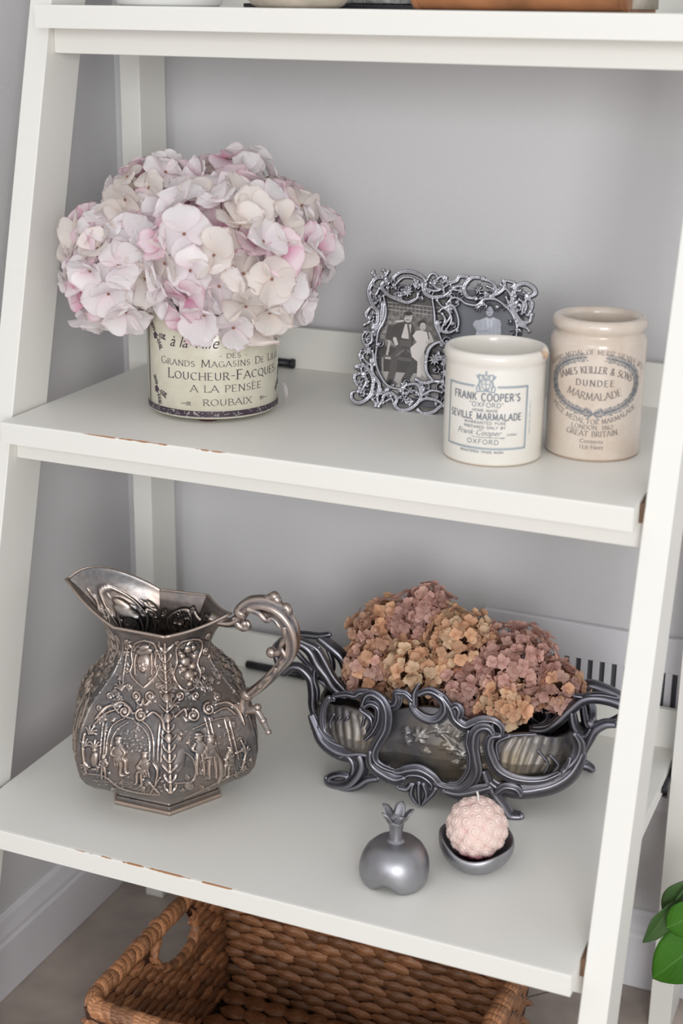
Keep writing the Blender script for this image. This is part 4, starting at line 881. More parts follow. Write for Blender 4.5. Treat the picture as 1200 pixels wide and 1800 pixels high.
Rp.stroke([(600, 1180), (700, 1130), (800, 1080), (900, 1040)], 7, .6); Rp.ell(620, 1120, 22, 22, 1.0); Rp.stroke([(560, 1110), (640, 1090), (640, 1000), (600, 960)], 6, .7); Rp.ell(580, 1000, 20, 60, .5, .2)
for k in range(60): Rp.ell(rr_.uniform(560, 900), rr_.uniform(830, 930), rr_.uniform(3, 8), rr_.uniform(3, 8), .35 * rr_.random())
for k in range(200):          # stippled ground across both faces
    Rp.ell(rr_.uniform(120, 930), rr_.uniform(430, 800), rr_.uniform(4, 9), rr_.uniform(3, 6), .5 * rr_.random(), rr_.uniform(0, 3))
for (x, y, r, sg, a0) in ((345, 640, 16, 1, 0), (490, 640, 16, -1, 0), (300, 700, 18, 1, 1), (545, 690, 14, 1, 2), (250, 690, 16, -1, 0), (560, 640, 15, 1, 1), (690, 560, 15, -1, 2), (545, 560, 13, 1, 0), (700, 650, 18, -1, 0), (770, 690, 18, 1, 1), (700, 480, 14, 1, 1), (480, 480, 12, 1, 1), (330, 430, 12, 1, 0), (560, 440, 12, -1, 1), (690, 420, 12, 1, 1), (200, 745, 16, 1, 0), (850, 740, 16, -1, 1)): Rp.spiral(x, y, r, 7, .75, 1.5, sg, a0)
for k in range(170):
    x, y = rr_.uniform(110, 930), rr_.uniform(420, 1150); xe = float(np.interp(y, ED[::-1, 4], ED[::-1, 3]))
    if abs(x - xe) < 40 or Rp.samp(np.array([x]), np.array([y]))[0] > .45 or (260 < x < 470 and 830 < y < 1000): continue
    Rp.leaf(x, y, rr_.uniform(16, 34), rr_.uniform(0, 6.28), rr_.uniform(.45, .8))
Rp.blur(1); Rc = Relief(60, 330, 1000, 1230, 2.0); Rc.a = Rp.a.copy(); Rc.blur(14); Rc.a = np.clip(.33 + (Rp.a - Rc.a) * 1.9 + .12 * Rp.a, 0, 1.15)
pz = np.array([p[0] for p in PROF]); pr_ = np.array([p[1] for p in PROF])
NF, NZ = 150, 300; V_ = []; A_ = []; IN = []
zt = .2005
ts = np.linspace(0, 1, NZ); zs = pz[0] + (zt - pz[0]) * ts
Rz = np.interp(zs, pz, pr_); Rz = np.convolve(np.pad(Rz, 4, 'edge'), np.ones(9) / 9, 'valid')
rimR = [.0600, .0790, .0580, .0520, .1140, .0580]; rimZ = [.2010, .2150, .2085, .2085, .2230, .2010]      # at the six corners, spout is the fifth
ang = []
for k in range(6):
    a0, a1 = HA[k], HA[k] + PI / 3
    for i in range(NF):
        u = i / NF; ang.append((k, u, a0, a1))
nA = len(ang); k_ = np.array([a[0] for a in ang]); u_ = np.array([a[1] for a in ang]); a0_ = np.array([a[2] for a in ang])
th = a0_ + u_ * PI / 3
# rim: distance and height along each side; the two sides of the spout sweep up in a curve
def rimvals(k, u):
    r0, r1, z0, z1 = rimR[k], rimR[(k + 1) % 6], rimZ[k], rimZ[(k + 1) % 6]
    p0 = np.array([r0 * math.cos(HA[k]), r0 * math.sin(HA[k])]); p1 = np.array([r1 * math.cos(HA[k] + PI / 3), r1 * math.sin(HA[k] + PI / 3)])
    p = p0 + (p1 - p0) * u; z = z0 + (z1 - z0) * u
    if k == 3: z += .0165 * math.sin(PI * min(1, u * 1.05)) ** .8; n = np.array([math.cos(HA[3] + .9), math.sin(HA[3] + .9)]); p = p + n * .017 * math.sin(PI * u)
    if k == 4: z += -.001 * math.sin(PI * u) + .006 * math.sin(PI * (1 - u)) * (1 - u); n = np.array([math.cos(HA[5] - .5), math.sin(HA[5] - .5)]); p = p + n * .006 * math.sin(PI * u)
    if k in (0, 1): z += -.0035 * math.sin(PI * u)
    return p[0], p[1], z
RV = np.array([rimvals(int(a[0]), a[1]) for a in ang])
def shell(inner):
    t = (ts[:, None] * np.ones(nA)[None]); R0 = Rz[:, None]
    hexr = math.cos(PI / 6) / np.cos((u_ - .5) * PI / 3)                              # 1 at the corners
    flat = hexr[None]; bulge = 1 + .035 * np.sin(PI * u_)[None] * np.exp(-((zs[:, None] - .06) / .05) ** 2)
    r = R0 * flat * bulge
    x, y = r * np.cos(th)[None], r * np.sin(th)[None]; z = zs[:, None] * np.ones(nA)[None]
    # blend neck to the rim curve
    w_ = np.clip((zs[:, None] - .158) / (zt - .158), 0, 1) ** 1.35; sp_ = np.clip((zs[:, None] - .135) / (zt - .135), 0, 1) ** 1.9
    spw = np.maximum(0, np.cos(th - HA[4]))[None] ** 2; w_ = w_ * (1 - spw) + sp_ * spw
    rb = .0590 * hexr; bx, by = rb * np.cos(th), rb * np.sin(th)
    x = x + w_ * (RV[:, 0] - bx)[None]; y = y + w_ * (RV[:, 1] - by)[None]; z = z + w_ * (RV[:, 2] - zt)[None]
    # relief sampled from the two painted faces
    hh = np.zeros_like(x); cc = np.zeros_like(x) + .33
    for k in range(6):
        s_ = k_ == k; left = k % 2 == 1; c0, c1 = ((1, 3) if left else (3, 5)); uu_ = u_[s_]
        e = [np.interp(zs, ED[:, 0], ED[:, c]) for c in (c0, c0 + 1, c1, c1 + 1)]
        X = e[0][:, None] + (e[2] - e[0])[:, None] * uu_[None]; Y = e[1][:, None] + (e[3] - e[1])[:, None] * uu_[None]
        Y = Y + 24 * np.clip((zs[:, None] - .019) / .01, 0, 1) * 0
        hh[:, s_] = Rp.samp(X, Y); cc[:, s_] = Rc.samp(X, Y)
    fade = np.clip((zs - .0225) / .004, 0, 1) * np.clip((.197 - zs) / .004, 0, 1); hh = hh * fade[:, None]; cc = .40 + (cc - .40) * fade[:, None]
    ridge = np.exp(-((np.minimum(u_, 1 - u_)) / .012) ** 2)[None] * .0006
    d = (.0021 * hh + ridge) if not inner else (-.0024 + .0016 * hh)
    nrm = np.stack([np.cos(a0_ + PI / 6), np.sin(a0_ + PI / 6)]); nz = -np.gradient(Rz, zs); nz = np.clip(nz, -2, 2)[:, None] * np.ones(nA)[None]
    ln = np.sqrt(1 + nz ** 2); x = x + nrm[0][None] * d / ln; y = y + nrm[1][None] * d / ln; z = z + nz * d / ln * .8
    return np.stack([x, y, z], -1), cc
vo, ho = shell(False); vi, hi = shell(True); st_ = 100; vi, hi = vi[st_:], hi[st_:]
V_ = np.concatenate([vo.reshape(-1, 3), vi[::-1].reshape(-1, 3)]); A_ = np.concatenate([ho.ravel(), (hi[::-1] * .8).ravel()]); NR = NZ + NZ - st_
gi, gj = np.meshgrid(np.arange(NR - 1), np.arange(nA), indexing='ij'); j2 = (gj + 1) % nA
F_ = np.stack([gi * nA + gj, gi * nA + j2, (gi + 1) * nA + j2, (gi + 1) * nA + gj], -1).reshape(-1, 4)
link('pitcher_body', mesh('pitcher_body', V_, F_.astype(np.int32), M['silver'], True, {'rel': ('F', A_)}), None, pit)
B = MB(); B.grid([[(r * math.cos(a), r * math.sin(a), z) for a in HA] for r, z in ((.0648, .0), (.0652, .0012), (.0652, .0040), (.0635, .0052), (.0625, .0056), (.0618, .0090), (.0600, .0095), (.0590, .0115), (.0585, .0150), (.0600, .0172), (.0605, .0182))], cv=True, a=[.2, .6, .9, .9, .2, .5, .2, .5, .4, .7, .5] and [x for x in (.2, .6, .9, .9, .2, .5, .2, .5, .4, .7, .5) for _ in range(6)])
B.f.append(tuple(range(6))); B.f.append(tuple(range(60, 66))); B.build('foot', M['silver'], pit, smooth=False, bevel=.0006)
rim = []
for k in range(6):
    for i in range(12): rim.append(rimvals(k, i / 12))
B = MB(); P = [np.array(p) for p in rim] + [np.array(rim[0])]; B.tube(P, .0015, 8, 0, up=(0, 0, 1)); B.a = [.7] * len(B.v); B.build('rim_bead', M['silver'], pit)
# handle in the plane through the axis towards the sixth corner
hd = np.array([math.cos(math.radians(2)), math.sin(math.radians(2))])
def HP(L): return [(hd[0] * a, hd[1] * a, z) for a, z in L]
B = MB()
B.tube(HP([(.056, .2065), (.066, .204), (.078, .2045), (.086, .2095), (.0905, .216)]), lambda t: .0055 - .001 * math.sin(PI * t), 12, 6, .15, 4)
B.tube(HP([(.083, .212), (.086, .2055), (.0925, .2008), (.0985, .2035), (.0975, .208), (.0935, .2072)]), lambda t: .0044 * (1 - .45 * t), 10, 6); B.ball(HP([(.0945, .2065)])[0], .0042, 10, 7)
B.tube(HP([(.0875, .2165), (.0945, .2245), (.104, .2300), (.116, .2315), (.128, .2290), (.1375, .2215), (.1440, .2100), (.1468, .1960), (.1445, .1815), (.1370, .1700), (.1285, .1590), (.116, .1440), (.104, .1320), (.0965, .1265)]), lambda t: .0058 + .0035 * math.sin(PI * min(1, t * 1.35)) ** 1.2 - .0006 * t, 20, 9, .13, 5, .14)
for t_, r_ in ((.0905, .0076),): B.tube(HP([(.0890, .2150), (.0925, .2210)]), r_, 14, 3)
B.tube(HP([(.0985, .1300), (.0945, .1245)]), .0072, 14, 3)
B.tube(HP([(.096, .127), (.0925, .1185), (.0925, .110), (.088, .1035), (.080, .104)]), lambda t: .0056 + .002 * t, 14, 6, .12, 4)
B.ball(HP([(.088, .106)])[0], (.0095, .0075, .0095), 14, 9)
B.tube(HP([(.092, .107), (.101, .1105), (.1065, .1110), (.1120, .1040), (.1165, .0960), (.1195, .0900)]), lambda t: .0046 - .0020 * t, 10, 6, .1, 3); B.ball(HP([(.1082, .1145)])[0], .0042); B.ball(HP([(.1205, .0885)])[0], .0034); B.ball(HP([(.1145, .1005)])[0], .0040)
B.tube(HP([(.110, .2270), (.118, .2345), (.1265, .2400), (.1310, .2365), (.127, .2320)]), lambda t: .0058 - .0016 * t, 12, 6); B.ball(HP([(.1275, .2412)])[0], .0056); B.ball(HP([(.1265, .2350)])[0], .0040)
B.tube(HP([(.1330, .2200), (.1355, .2270), (.1400, .2315), (.1425, .2275), (.1425, .2180), (.1478, .2070)]), lambda t: .0046, 12, 6); B.ball(HP([(.1405, .2310)])[0], .0052)
B.tube(HP([(.1375, .1950), (.1345, .1840), (.1290, .1790), (.1250, .1800)]), lambda t: .0040, 10, 6); B.ball(HP([(.1243, .1795)])[0], .0060)
for s_ in (-1, 1):
    B.tube([(p[0] - hd[1] * s_ * .0055, p[1] + hd[0] * s_ * .0055, p[2]) for p in HP([(.100, .2255), (.112, .2230), (.121, .2160), (.128, .2190), (.137, .2100)])], lambda t: .0036 * (1 - .4 * t), 8, 6)
    B.tube([(p[0] - hd[1] * s_ * .006, p[1] + hd[0] * s_ * .006, p[2]) for p in HP([(.141, .213), (.1415, .200), (.137, .190), (.142, .180), (.136, .172)])], lambda t: .0034 * (1 - .4 * t), 8, 6)
    B.tube([(p[0] - hd[1] * s_ * .0050, p[1] + hd[0] * s_ * .0050, p[2]) for p in HP([(.132, .166), (.128, .157), (.118, .149), (.112, .140)])], lambda t: .0028, 8, 6)
B.build('handle', M['silverhandle'], pit)
B = MB(); q = rimvals(0, .55); B.ball((q[0] * .55, q[1] * .55, .148), .001); 
# ---------------------------------------------------------------- jardiniere
JARD=[
('border',2.17,2.17,[[-80.1,-62.8,99.9],[-68.8,-64.2,93.5],[-66.8,-64.4,83.2],[-75.2,-63.4,70.7],[-89.1,-61.5,60.4],[-107,-58.2,57.6],[-122,-54.3,62.4],[-125.9,-53.1,75.7],[-124.2,-53.6,92.4],[-116.9,-55.8,105.2]]),
('border',3.33,3.33,[[-139.7,-47.8,78.3],[-131.6,-51.1,64.8],[-123.8,-53.8,52.8],[-110.6,-57.4,45.8],[-96,-60.4,44.2],[-81.8,-62.6,47.7],[-67.8,-64.3,47.2],[-53.7,-65.5,32.1]]),
('border',2.5,2.5,[[-129.7,-51.8,67.2],[-118.1,-55.4,56.3],[-101.5,-59.3,52.8],[-85.5,-62.1,56.7],[-71.7,-63.8,66.1]]),
('border',2.17,2.17,[[-76.5,-70,109.1],[-72.4,-70.5,120.4],[-64,-71.5,123.9],[-53.7,-72.3,117.1],[-49.2,-72.7,104],[-50.5,-72.6,86.2],[-57.7,-72,70.6],[-62.6,-71.6,57.1],[-60.6,-71.8,46.8],[-52,-72.5,41.4],[-38.4,-73.3,38.7]]),
('border',1.67,1.67,[[-73.9,-70.4,107.9],[-67.1,-71.1,112.8],[-58.6,-72,109.2],[-58.3,-72,95.2],[-64.8,-71.4,79.8],[-73.2,-70.5,69.1]]),
('border',2.67,2.67,[[-66,-71.3,56.4],[-64,-71.5,42.5],[-51.8,-72.5,34.2],[-38.2,-73.3,29.8],[-28.2,-73.7,33.5]]),
('rim',2.0,2.0,[[-111.4,-57.2,108.5],[-97,-60.2,113.8],[-86.5,-61.9,114.4],[-80.5,-62.8,119.2],[-69.3,-64.1,120.6],[-59.1,-65,118.2],[-48.8,-65.8,111.4],[-42.2,-66.1,112.6],[-39,-66.3,120.1],[-40,-66.2,126],[-35.9,-66.4,126.7],[-31,-66.6,126.7],[-24.2,-66.8,120.9],[-20,-66.9,116.3]]),
('rim',2.67,1.17,[[-20.8,-66.8,116.2],[-21.2,-66.8,130],[-16.7,-66.9,141.1]]),
('rim',2.17,2.17,[[-16.3,-66.9,129.1],[-8.4,-67,133.7],[-0.3,-67,133.3],[9.6,-67,126.1],[11.6,-67,114.3],[5.5,-67,104.7],[-2.5,-67,101.7],[-12.3,-67,103.6],[-20.6,-66.8,109.3],[-25,-66.8,117.3]]),
('rim',2.17,2.17,[[7.8,-67,131],[16.2,-66.9,120.2],[21.5,-66.8,108.9]]),
('border',2.33,2.33,[[-38.4,-73.3,38.7],[-31.7,-73.5,40],[-25.2,-73.7,43],[-12,-74,46.2],[1.3,-74,40.5],[11.4,-74,31.5],[27.6,-73.7,30.6]]),
('border',1.67,1.67,[[-28.2,-73.7,33.5],[-21.7,-73.8,38.3],[-8.5,-74,38.8],[1.6,-74,31.6],[1.7,-74,26.3]]),
('shell',2.5,2.5,[[-34.6,-73.4,21.5],[-24.6,-73.8,21.6],[-19.8,-73.9,27.9]]),
('shell',2.33,1.5,[[-18.1,-73.9,28.2],[-19.4,-73.9,15.3],[-12.4,-74,4.9]]),
('shell',2.5,1.5,[[-11.6,-74,31.1],[-11.1,-74,16.8],[-9.9,-74,4.4]]),
('shell',2.33,1.5,[[-6.6,-74,30.2],[-2.9,-74,18.3],[-7.5,-74,5.7]]),
('shell',2.33,1.5,[[6.6,-74,27.1],[3.5,-74,21.2],[-2.8,-74,12.9],[-7.5,-74,5.7]]),
('leg',4.58,2.83,[[-80,-62.8,48.1],[-76.3,-63.3,36.3],[-81.3,-62.7,22.4],[-91.8,-61.1,9.7],[-104.5,-58.7,4.4],[-115.6,-56.1,3.9],[-119.5,-55,8.2]]),
('leg',2.83,2.83,[[-58.7,-65.1,23.8],[-70.7,-64,19.4],[-82.9,-62.5,9.2],[-97.1,-60.2,2.7],[-106.3,-58.3,2]]),
('leg',2.33,2.33,[[-103.1,-59,38.7],[-94.1,-60.7,42.9],[-86.8,-61.9,33.8],[-88.4,-61.6,20.6],[-93.7,-60.8,12]]),
('leg',2.33,2.33,[[-115.7,-56.1,5.7],[-113.9,-56.6,11.8],[-102.8,-59.1,17.8],[-93.7,-60.8,17.4],[-95.5,-60.5,11.5]]),
('handle',3.5,3.5,[[-187.3,-26,132],[-180.3,-26,147.4],[-166.4,-26,150.3],[-155.9,-26,148.1],[-147.3,-26,141.3],[-140.2,-26,128],[-129.8,-26,115.1],[-121,-26,102],[-108.8,-26,94.8]]),
('handle',2.33,2.33,[[-180.3,-26,149.2],[-166.4,-26,154.4],[-152.5,-26,151.3],[-140.4,-26,145.9],[-131.7,-26,132.8],[-121.1,-26,114.6],[-108.9,-26,102]]),
('handle',2.5,2.5,[[-201.9,26,123],[-183.9,26,134.7],[-173.2,26,137.1],[-155.3,26,137.8],[-142.9,26,141.3]]),
('handle',4.17,4.17,[[-155.3,26,136.8],[-137.4,26,124.6],[-126.7,26,115.1],[-121.2,26,101.1],[-119.2,26,88.4]]),
('handle',1.83,1.83,[[-146.3,26,127],[-139.9,26,111.3],[-138.9,26,100.3],[-142.4,26,90.5]]),
('handle',3.0,3.0,[[-187.3,-26,132],[-180.3,-26,113.1],[-171.5,-26,119.9],[-161,-26,121.4],[-152.3,-26,115.4],[-147,-26,107.1],[-145.2,-26,92.9],[-145.1,-26,78.3],[-141.5,-26,64.2],[-136.1,-26,50.2]]),
('handle',1.67,1.67,[[-142,-26,127.7],[-143.6,-26,111.3],[-140,-26,97.3],[-139.9,-26,84.6]]),
('handle',2.33,2.33,[[-154.9,26,84.9],[-147.6,26,80.4],[-142.1,26,69.9],[-149.3,26,63.2],[-150.9,26,45.9]]),
('leaf',1.83,1.83,[[-150.8,-26,149.8],[-143.8,-26,145.4],[-138.7,-26,147.9]]),
('flute',1.25,1.25,[[-111.1,-57.2,87.1],[-115.6,-56.1,75.1],[-110.8,-57.3,62]]),
('flute',1.25,1.25,[[-103.8,-58.9,85.5],[-107.3,-58.1,75.6],[-103.5,-58.9,64]]),
('flute',1.25,1.25,[[-94.8,-60.6,87.7],[-99.1,-59.8,75.9],[-96.3,-60.3,64]]),
('flute',1.25,1.25,[[-75.6,-63.4,92],[-78.8,-63,77.1],[-89.2,-61.5,65.8]]),
('flute',1.25,1.25,[[-116.9,-55.8,105.2],[-111.3,-57.2,106.7],[-111.3,-57.2,103.2]]),
('rim',2.33,2.33,[[5.4,-67,132],[17.1,-66.9,118.2],[22.3,-66.8,106.8],[33.8,-66.5,99.8],[43.1,-66.1,104.6],[52.3,-65.5,109.2],[63.3,-64.7,108.8],[69.8,-64,102.6],[69.4,-64.1,93.9]]),
('rim',2.0,2.0,[[18.7,-66.9,118.4],[23.4,-66.8,121.7],[26.8,-66.7,116.1],[25.5,-66.7,109],[28.9,-66.7,102.6]]),
('border',2.33,2.33,[[63.6,-71.5,98.3],[58.6,-72,104.6],[50.9,-72.6,103.7],[44.9,-72.9,96],[43.9,-73,82],[46.1,-72.9,68.3],[48.2,-72.7,54.5],[44,-73,41.5],[33.2,-73.5,31.1],[20.3,-73.8,30.8],[5.6,-74,33.7]]),
('border',2.17,2.17,[[70.6,-70.8,97.4],[62.2,-71.6,94.7],[59.6,-71.9,84],[63.3,-71.5,70.5],[70,-70.8,59],[82.8,-69.2,51.5],[99.8,-66.2,48.5],[117.9,-61.7,50.2],[132.4,-56.7,57.1]]),
('border',1.33,1.33,[[38.5,-73.3,98.6],[37.5,-73.3,84.5],[41.3,-73.1,69.4],[40.3,-73.2,53.4],[31.4,-73.6,37.9],[18.6,-73.9,34.1]]),
('border',1.83,1.83,[[79.4,-62.9,95],[67.4,-64.3,86.8],[68,-64.2,72.9],[74.9,-63.5,59.6],[87.7,-61.8,52.1],[101.7,-59.3,49.7]]),
('flute',1.25,1.25,[[84.8,-62.2,79.9],[87,-61.9,66.1],[92.2,-61,54.2]]),
('flute',1.25,1.25,[[97,-60.2,80.9],[103.8,-58.9,67.4],[106,-58.4,55.2]]),
('flute',1.25,1.25,[[109.3,-57.7,79.9],[119,-55.2,66.3],[116.6,-55.8,55.7]]),
('flute',1.25,1.25,[[121.6,-54.4,75.1],[129.6,-51.8,64.7],[125.6,-53.2,55.9]]),
('flute',1.25,1.25,[[79.4,-62.9,95],[93.1,-60.9,97.9],[105.2,-58.6,98.8]]),
('border',2.83,2.83,[[15.6,-73.9,26.4],[31.8,-73.5,25.5],[50.8,-72.6,31.9],[63.2,-71.5,37]]),
('border',3.5,3.5,[[58.3,-65.1,43.5],[71.4,-63.9,34.4],[90.2,-61.4,32.8],[108.5,-57.8,36],[126.4,-52.9,41.8],[140.7,-47.4,52],[148.7,-43.2,65.2],[152.3,-40.8,76.9]]),
('border',2.33,2.33,[[133.1,-50.6,55.8],[142.8,-46.3,65.9],[148.1,-43.5,75.8],[148.8,-43.1,87.9],[143.8,-45.8,98.9]]),
('leaf',2.17,2.17,[[133.3,-50.5,52.3],[138.6,-48.3,62.6],[141.1,-47.2,71.3]]),
('border',2.0,2.0,[[69.7,-70.9,30.7],[78.7,-69.7,38.8],[89.6,-68.1,38],[94.6,-67.2,31.4]]),
('leg',3.75,3.75,[[54.7,-65.4,53.6],[60.1,-65,40.2],[68.6,-64.2,25.2],[75.4,-63.4,16.2],[82.2,-62.6,5.3],[87.2,-61.8,-2.3],[95.6,-60.4,1.1]]),
('handle',3.33,3.33,[[93.7,-26,86.5],[109.6,-26,89.1],[121.8,-26,99.8],[136.5,-26,117.8],[148.3,-26,130],[163.6,-26,134],[182.4,-26,131.7],[193.7,-26,124.9],[194.5,-26,113],[182.5,-26,107.7]]),
('handle',1.83,1.83,[[96.7,-26,90.5],[112.5,-26,94.8],[124.5,-26,107.2],[137.7,-26,123.2],[149.6,-26,133.6],[164.9,-26,137.6],[182,-26,136.8]]),
('leaf',2.0,2.0,[[138.7,-26,132.8],[145,-26,132.9],[154.4,-26,132.6]]),
('handle',2.5,2.5,[[136.7,-26,114.3],[139.1,-26,100.8],[144.5,-26,91.1],[152.5,-26,88.9],[158.2,-26,98.6]]),
('handle',3.17,3.17,[[182.5,-26,107.7],[171.8,-26,106],[161.4,-26,97.3],[156,-26,84.2],[149.2,-26,65.5]]),
('handle',3.83,3.83,[[104.3,26,83.3],[116.5,26,99.6],[130.9,26,105.4],[144.4,26,121.7],[160.6,26,120.6],[178.7,26,114.5],[188.9,26,105.4]]),
('handle',2.17,2.17,[[141,26,99.8],[145.6,26,79],[150.9,26,72.6]]),
('knob',3.67,3.67,[[155.5,-26,102.5],[158.5,-26,104.7]]),
('backfoot',5.83,2.17,[[133.9,80,6.3],[142.9,80,-1.7],[152.5,80,-5.8]])]

PSI = math.radians(6); JC = Vector((.43, -.345, H3))
jd = thing('jardiniere', 'dark pewter rococo oval jardiniere with openwork scroll handles and scroll feet filled with dried hydrangeas', 'planter', JC, rot=(0, 0, PSI))
NA_, NZ_ = 480, 110
Rj = Relief(-150, 20, 150, 130, .8)       # front of the bowl: l, z in mm
for k, (x, z, r) in enumerate(((-14, 84, 9), (22, 74, 7), (33, 68, 7), (8, 92, 6))): Rj.flower(x, z, r, 6, 1.2); Rj.flower(x, z, r * .55, 5, 1.5)
for (x, z, a_) in ((-26, 84, PI), (-24, 76, 3.6), (4, 95, 2.2), (14, 92, .3), (24, 88, .1), (40, 62, -.6), (44, 72, .1), (36, 54, -1.4), (-6, 72, -1.8), (48, 58, -1.0), (28, 60, -1.9), (12, 80, -.8)): Rj.leaf(x, z, 9, a_, 1.1)
Rj.stroke([(-10, 86), (5, 92), (20, 80), (36, 66), (48, 52)], 2.6, 1.0)
for x0, s_ in ((-104, 1), (104, -1)):
    for k in range(6): Rj.stroke([(x0 + (k - 2.5) * 9, 92 - abs(k - 2.5)), (x0 + (k - 2.5) * 10 + s_ * 4, 76), (x0 + (k - 2.5) * 8 + s_ * 9, 56)], 7.5, .55)
Rj.blur(2)
sprof = np.array([(.024, .34), (.028, .44), (.034, .60), (.040, .75), (.050, .885), (.062, .965), (.076, 1.0), (.088, .99), (.1, .955), (.11, .94)]); bprof = np.array([(.024, .60), (.028, .80), (.034, .93), (.045, 1.03), (.060, 1.10), (.075, 1.10), (.09, 1.04), (.1, .99), (.11, .96)])
ts = np.linspace(0, 1, NZ_); th_ = np.linspace(0, 2 * PI, 4001); ox, oy = .148 * np.sign(np.cos(th_)) * np.abs(np.cos(th_)) ** .66, .066 * np.sign(np.sin(th_)) * np.abs(np.sin(th_)) ** .66
cl = np.concatenate([[0], np.cumsum(np.hypot(np.diff(ox), np.diff(oy)))]); th = np.interp(np.linspace(0, cl[-1], NA_, endpoint=False), cl, th_)
c_, s_ = np.cos(th), np.sin(th); Lx = np.sign(c_) * np.abs(c_) ** .66; Dy = np.sign(s_) * np.abs(s_) ** .66
top_ = .088 + .026 * np.exp(-(Lx * .14 / .062) ** 2) + .006 * np.exp(-((np.abs(Lx) * .14 - .10) / .02) ** 2)
zz = .024 + (top_[None] - .024) * ts[:, None]; sc_ = np.interp(.024 + (.11 - .024) * ts, sprof[:, 0], sprof[:, 1])[:, None]; sb_ = np.interp(.024 + (.11 - .024) * ts, bprof[:, 0], bprof[:, 1])[:, None]
lob = 1 + .06 * np.cos(Lx * .14 / .046 * PI)[None] * np.sin(PI * ts)[:, None] ** .6
x = .148 * Lx[None] * sc_; y = .0635 * Dy[None] * sb_ * lob
hh = Rj.samp(x * 1000, zz * 1000) * (np.abs(s_) ** .3)[None] * np.clip(ts * 6, 0, 1)[:, None]
y = y + np.sign(s_)[None] * .0030 * hh
V_ = np.stack([x, y, zz], -1).reshape(-1, 3); Vi = np.stack([x * .97, y * .94, np.maximum(zz, .027)], -1)[::-1].reshape(-1, 3)
NR = 2 * NZ_; gi, gj = np.meshgrid(np.arange(NR - 1), np.arange(NA_), indexing='ij'); j2 = (gj + 1) % NA_
F_ = np.stack([gi * NA_ + gj, gi * NA_ + j2, (gi + 1) * NA_ + j2, (gi + 1) * NA_ + gj], -1).reshape(-1, 4)
me = mesh('bowl', np.concatenate([V_, Vi]), F_.astype(np.int32), M['pewterbody'], True, {'rel': ('F', np.concatenate([.34 + .6 * hh.ravel(), np.full(V_.shape[0], .15)]))})
link('bowl', me, None, jd)
B = MB(); B.grid([[(.146 * k * a * .3, .064 * k * b_ * .3, .0245) for a, b_ in zip(Lx[::5], Dy[::5])] for k in (1.02, .5, .01)], cv=True); B.build('bowl_base', M['pewterbody'], jd, attr=None)
GR = {}
for nm, r0, r1, P in JARD: GR.setdefault(nm, []).append((r0, r1, P))
def jtube(B, P, r0, r1, mir, band=False):
    if band:                              # broad grooved band under the ridge, with small leaf tips along its edges
        Q = [(p[0] / 1000, (-(p[1] + 1.2) if mir else p[1] + 1.2) / 1000, max(p[2], r1) / 1000) for p in P]; C = cat(Q, 6); rj_ = random.Random(int(P[0][0] * 10))
        B.tube(Q, lambda t: max(r0, r1) * 2.9 / 1000 * math.sin(PI * (.10 + .80 * t)) ** .6, 18, 6, .10, 6, 0, flat=.55, up=(0, 1, 0))
        for i in range(3, len(C) - 3, 4):
            T = C[i + 1] - C[i - 1]; T = T / np.linalg.norm(T); Nn = np.array([-T[2], 0, T[0]]) * (1 if (i // 4) % 2 else -1); w_ = max(r0, r1) / 1000
            e = C[i] + Nn * w_ * 1.5; B.tube([tuple(C[i] + Nn * w_ * .6), tuple(e + T * w_ * 1.1), tuple(e + T * w_ * 2.6 + Nn * w_ * .7)], lambda t: w_ * (.75 - .4 * t), 8, 3, .12, 3)
    n = 14; Q = [(p[0] / 1000, (-p[1] if mir else p[1]) / 1000, max(p[2], r1 * .8) / 1000) for p in P]
    k = 1.6 if band is None else 1.38
    B.tube(Q, lambda t: (r0 + (r1 - r0) * t) * k / 1000 * (.72 + .34 * math.sin(PI * min(1, .12 + t * .86)) ** .8), n, 7, .17, 4, .03)
    B.ball(Q[-1], r1 * 1.1 / 1000, 10, 7, .8)
    if r0 < 3.2: B.ball(Q[0], r0 * 1.15 / 1000, 10, 7, .8)
names = {'border': 'scroll_border', 'rim': 'scroll_rim', 'shell': 'shell_ornament', 'flute': 'fluting', 'handle': 'handle', 'leaf': 'leaf_ornament'}
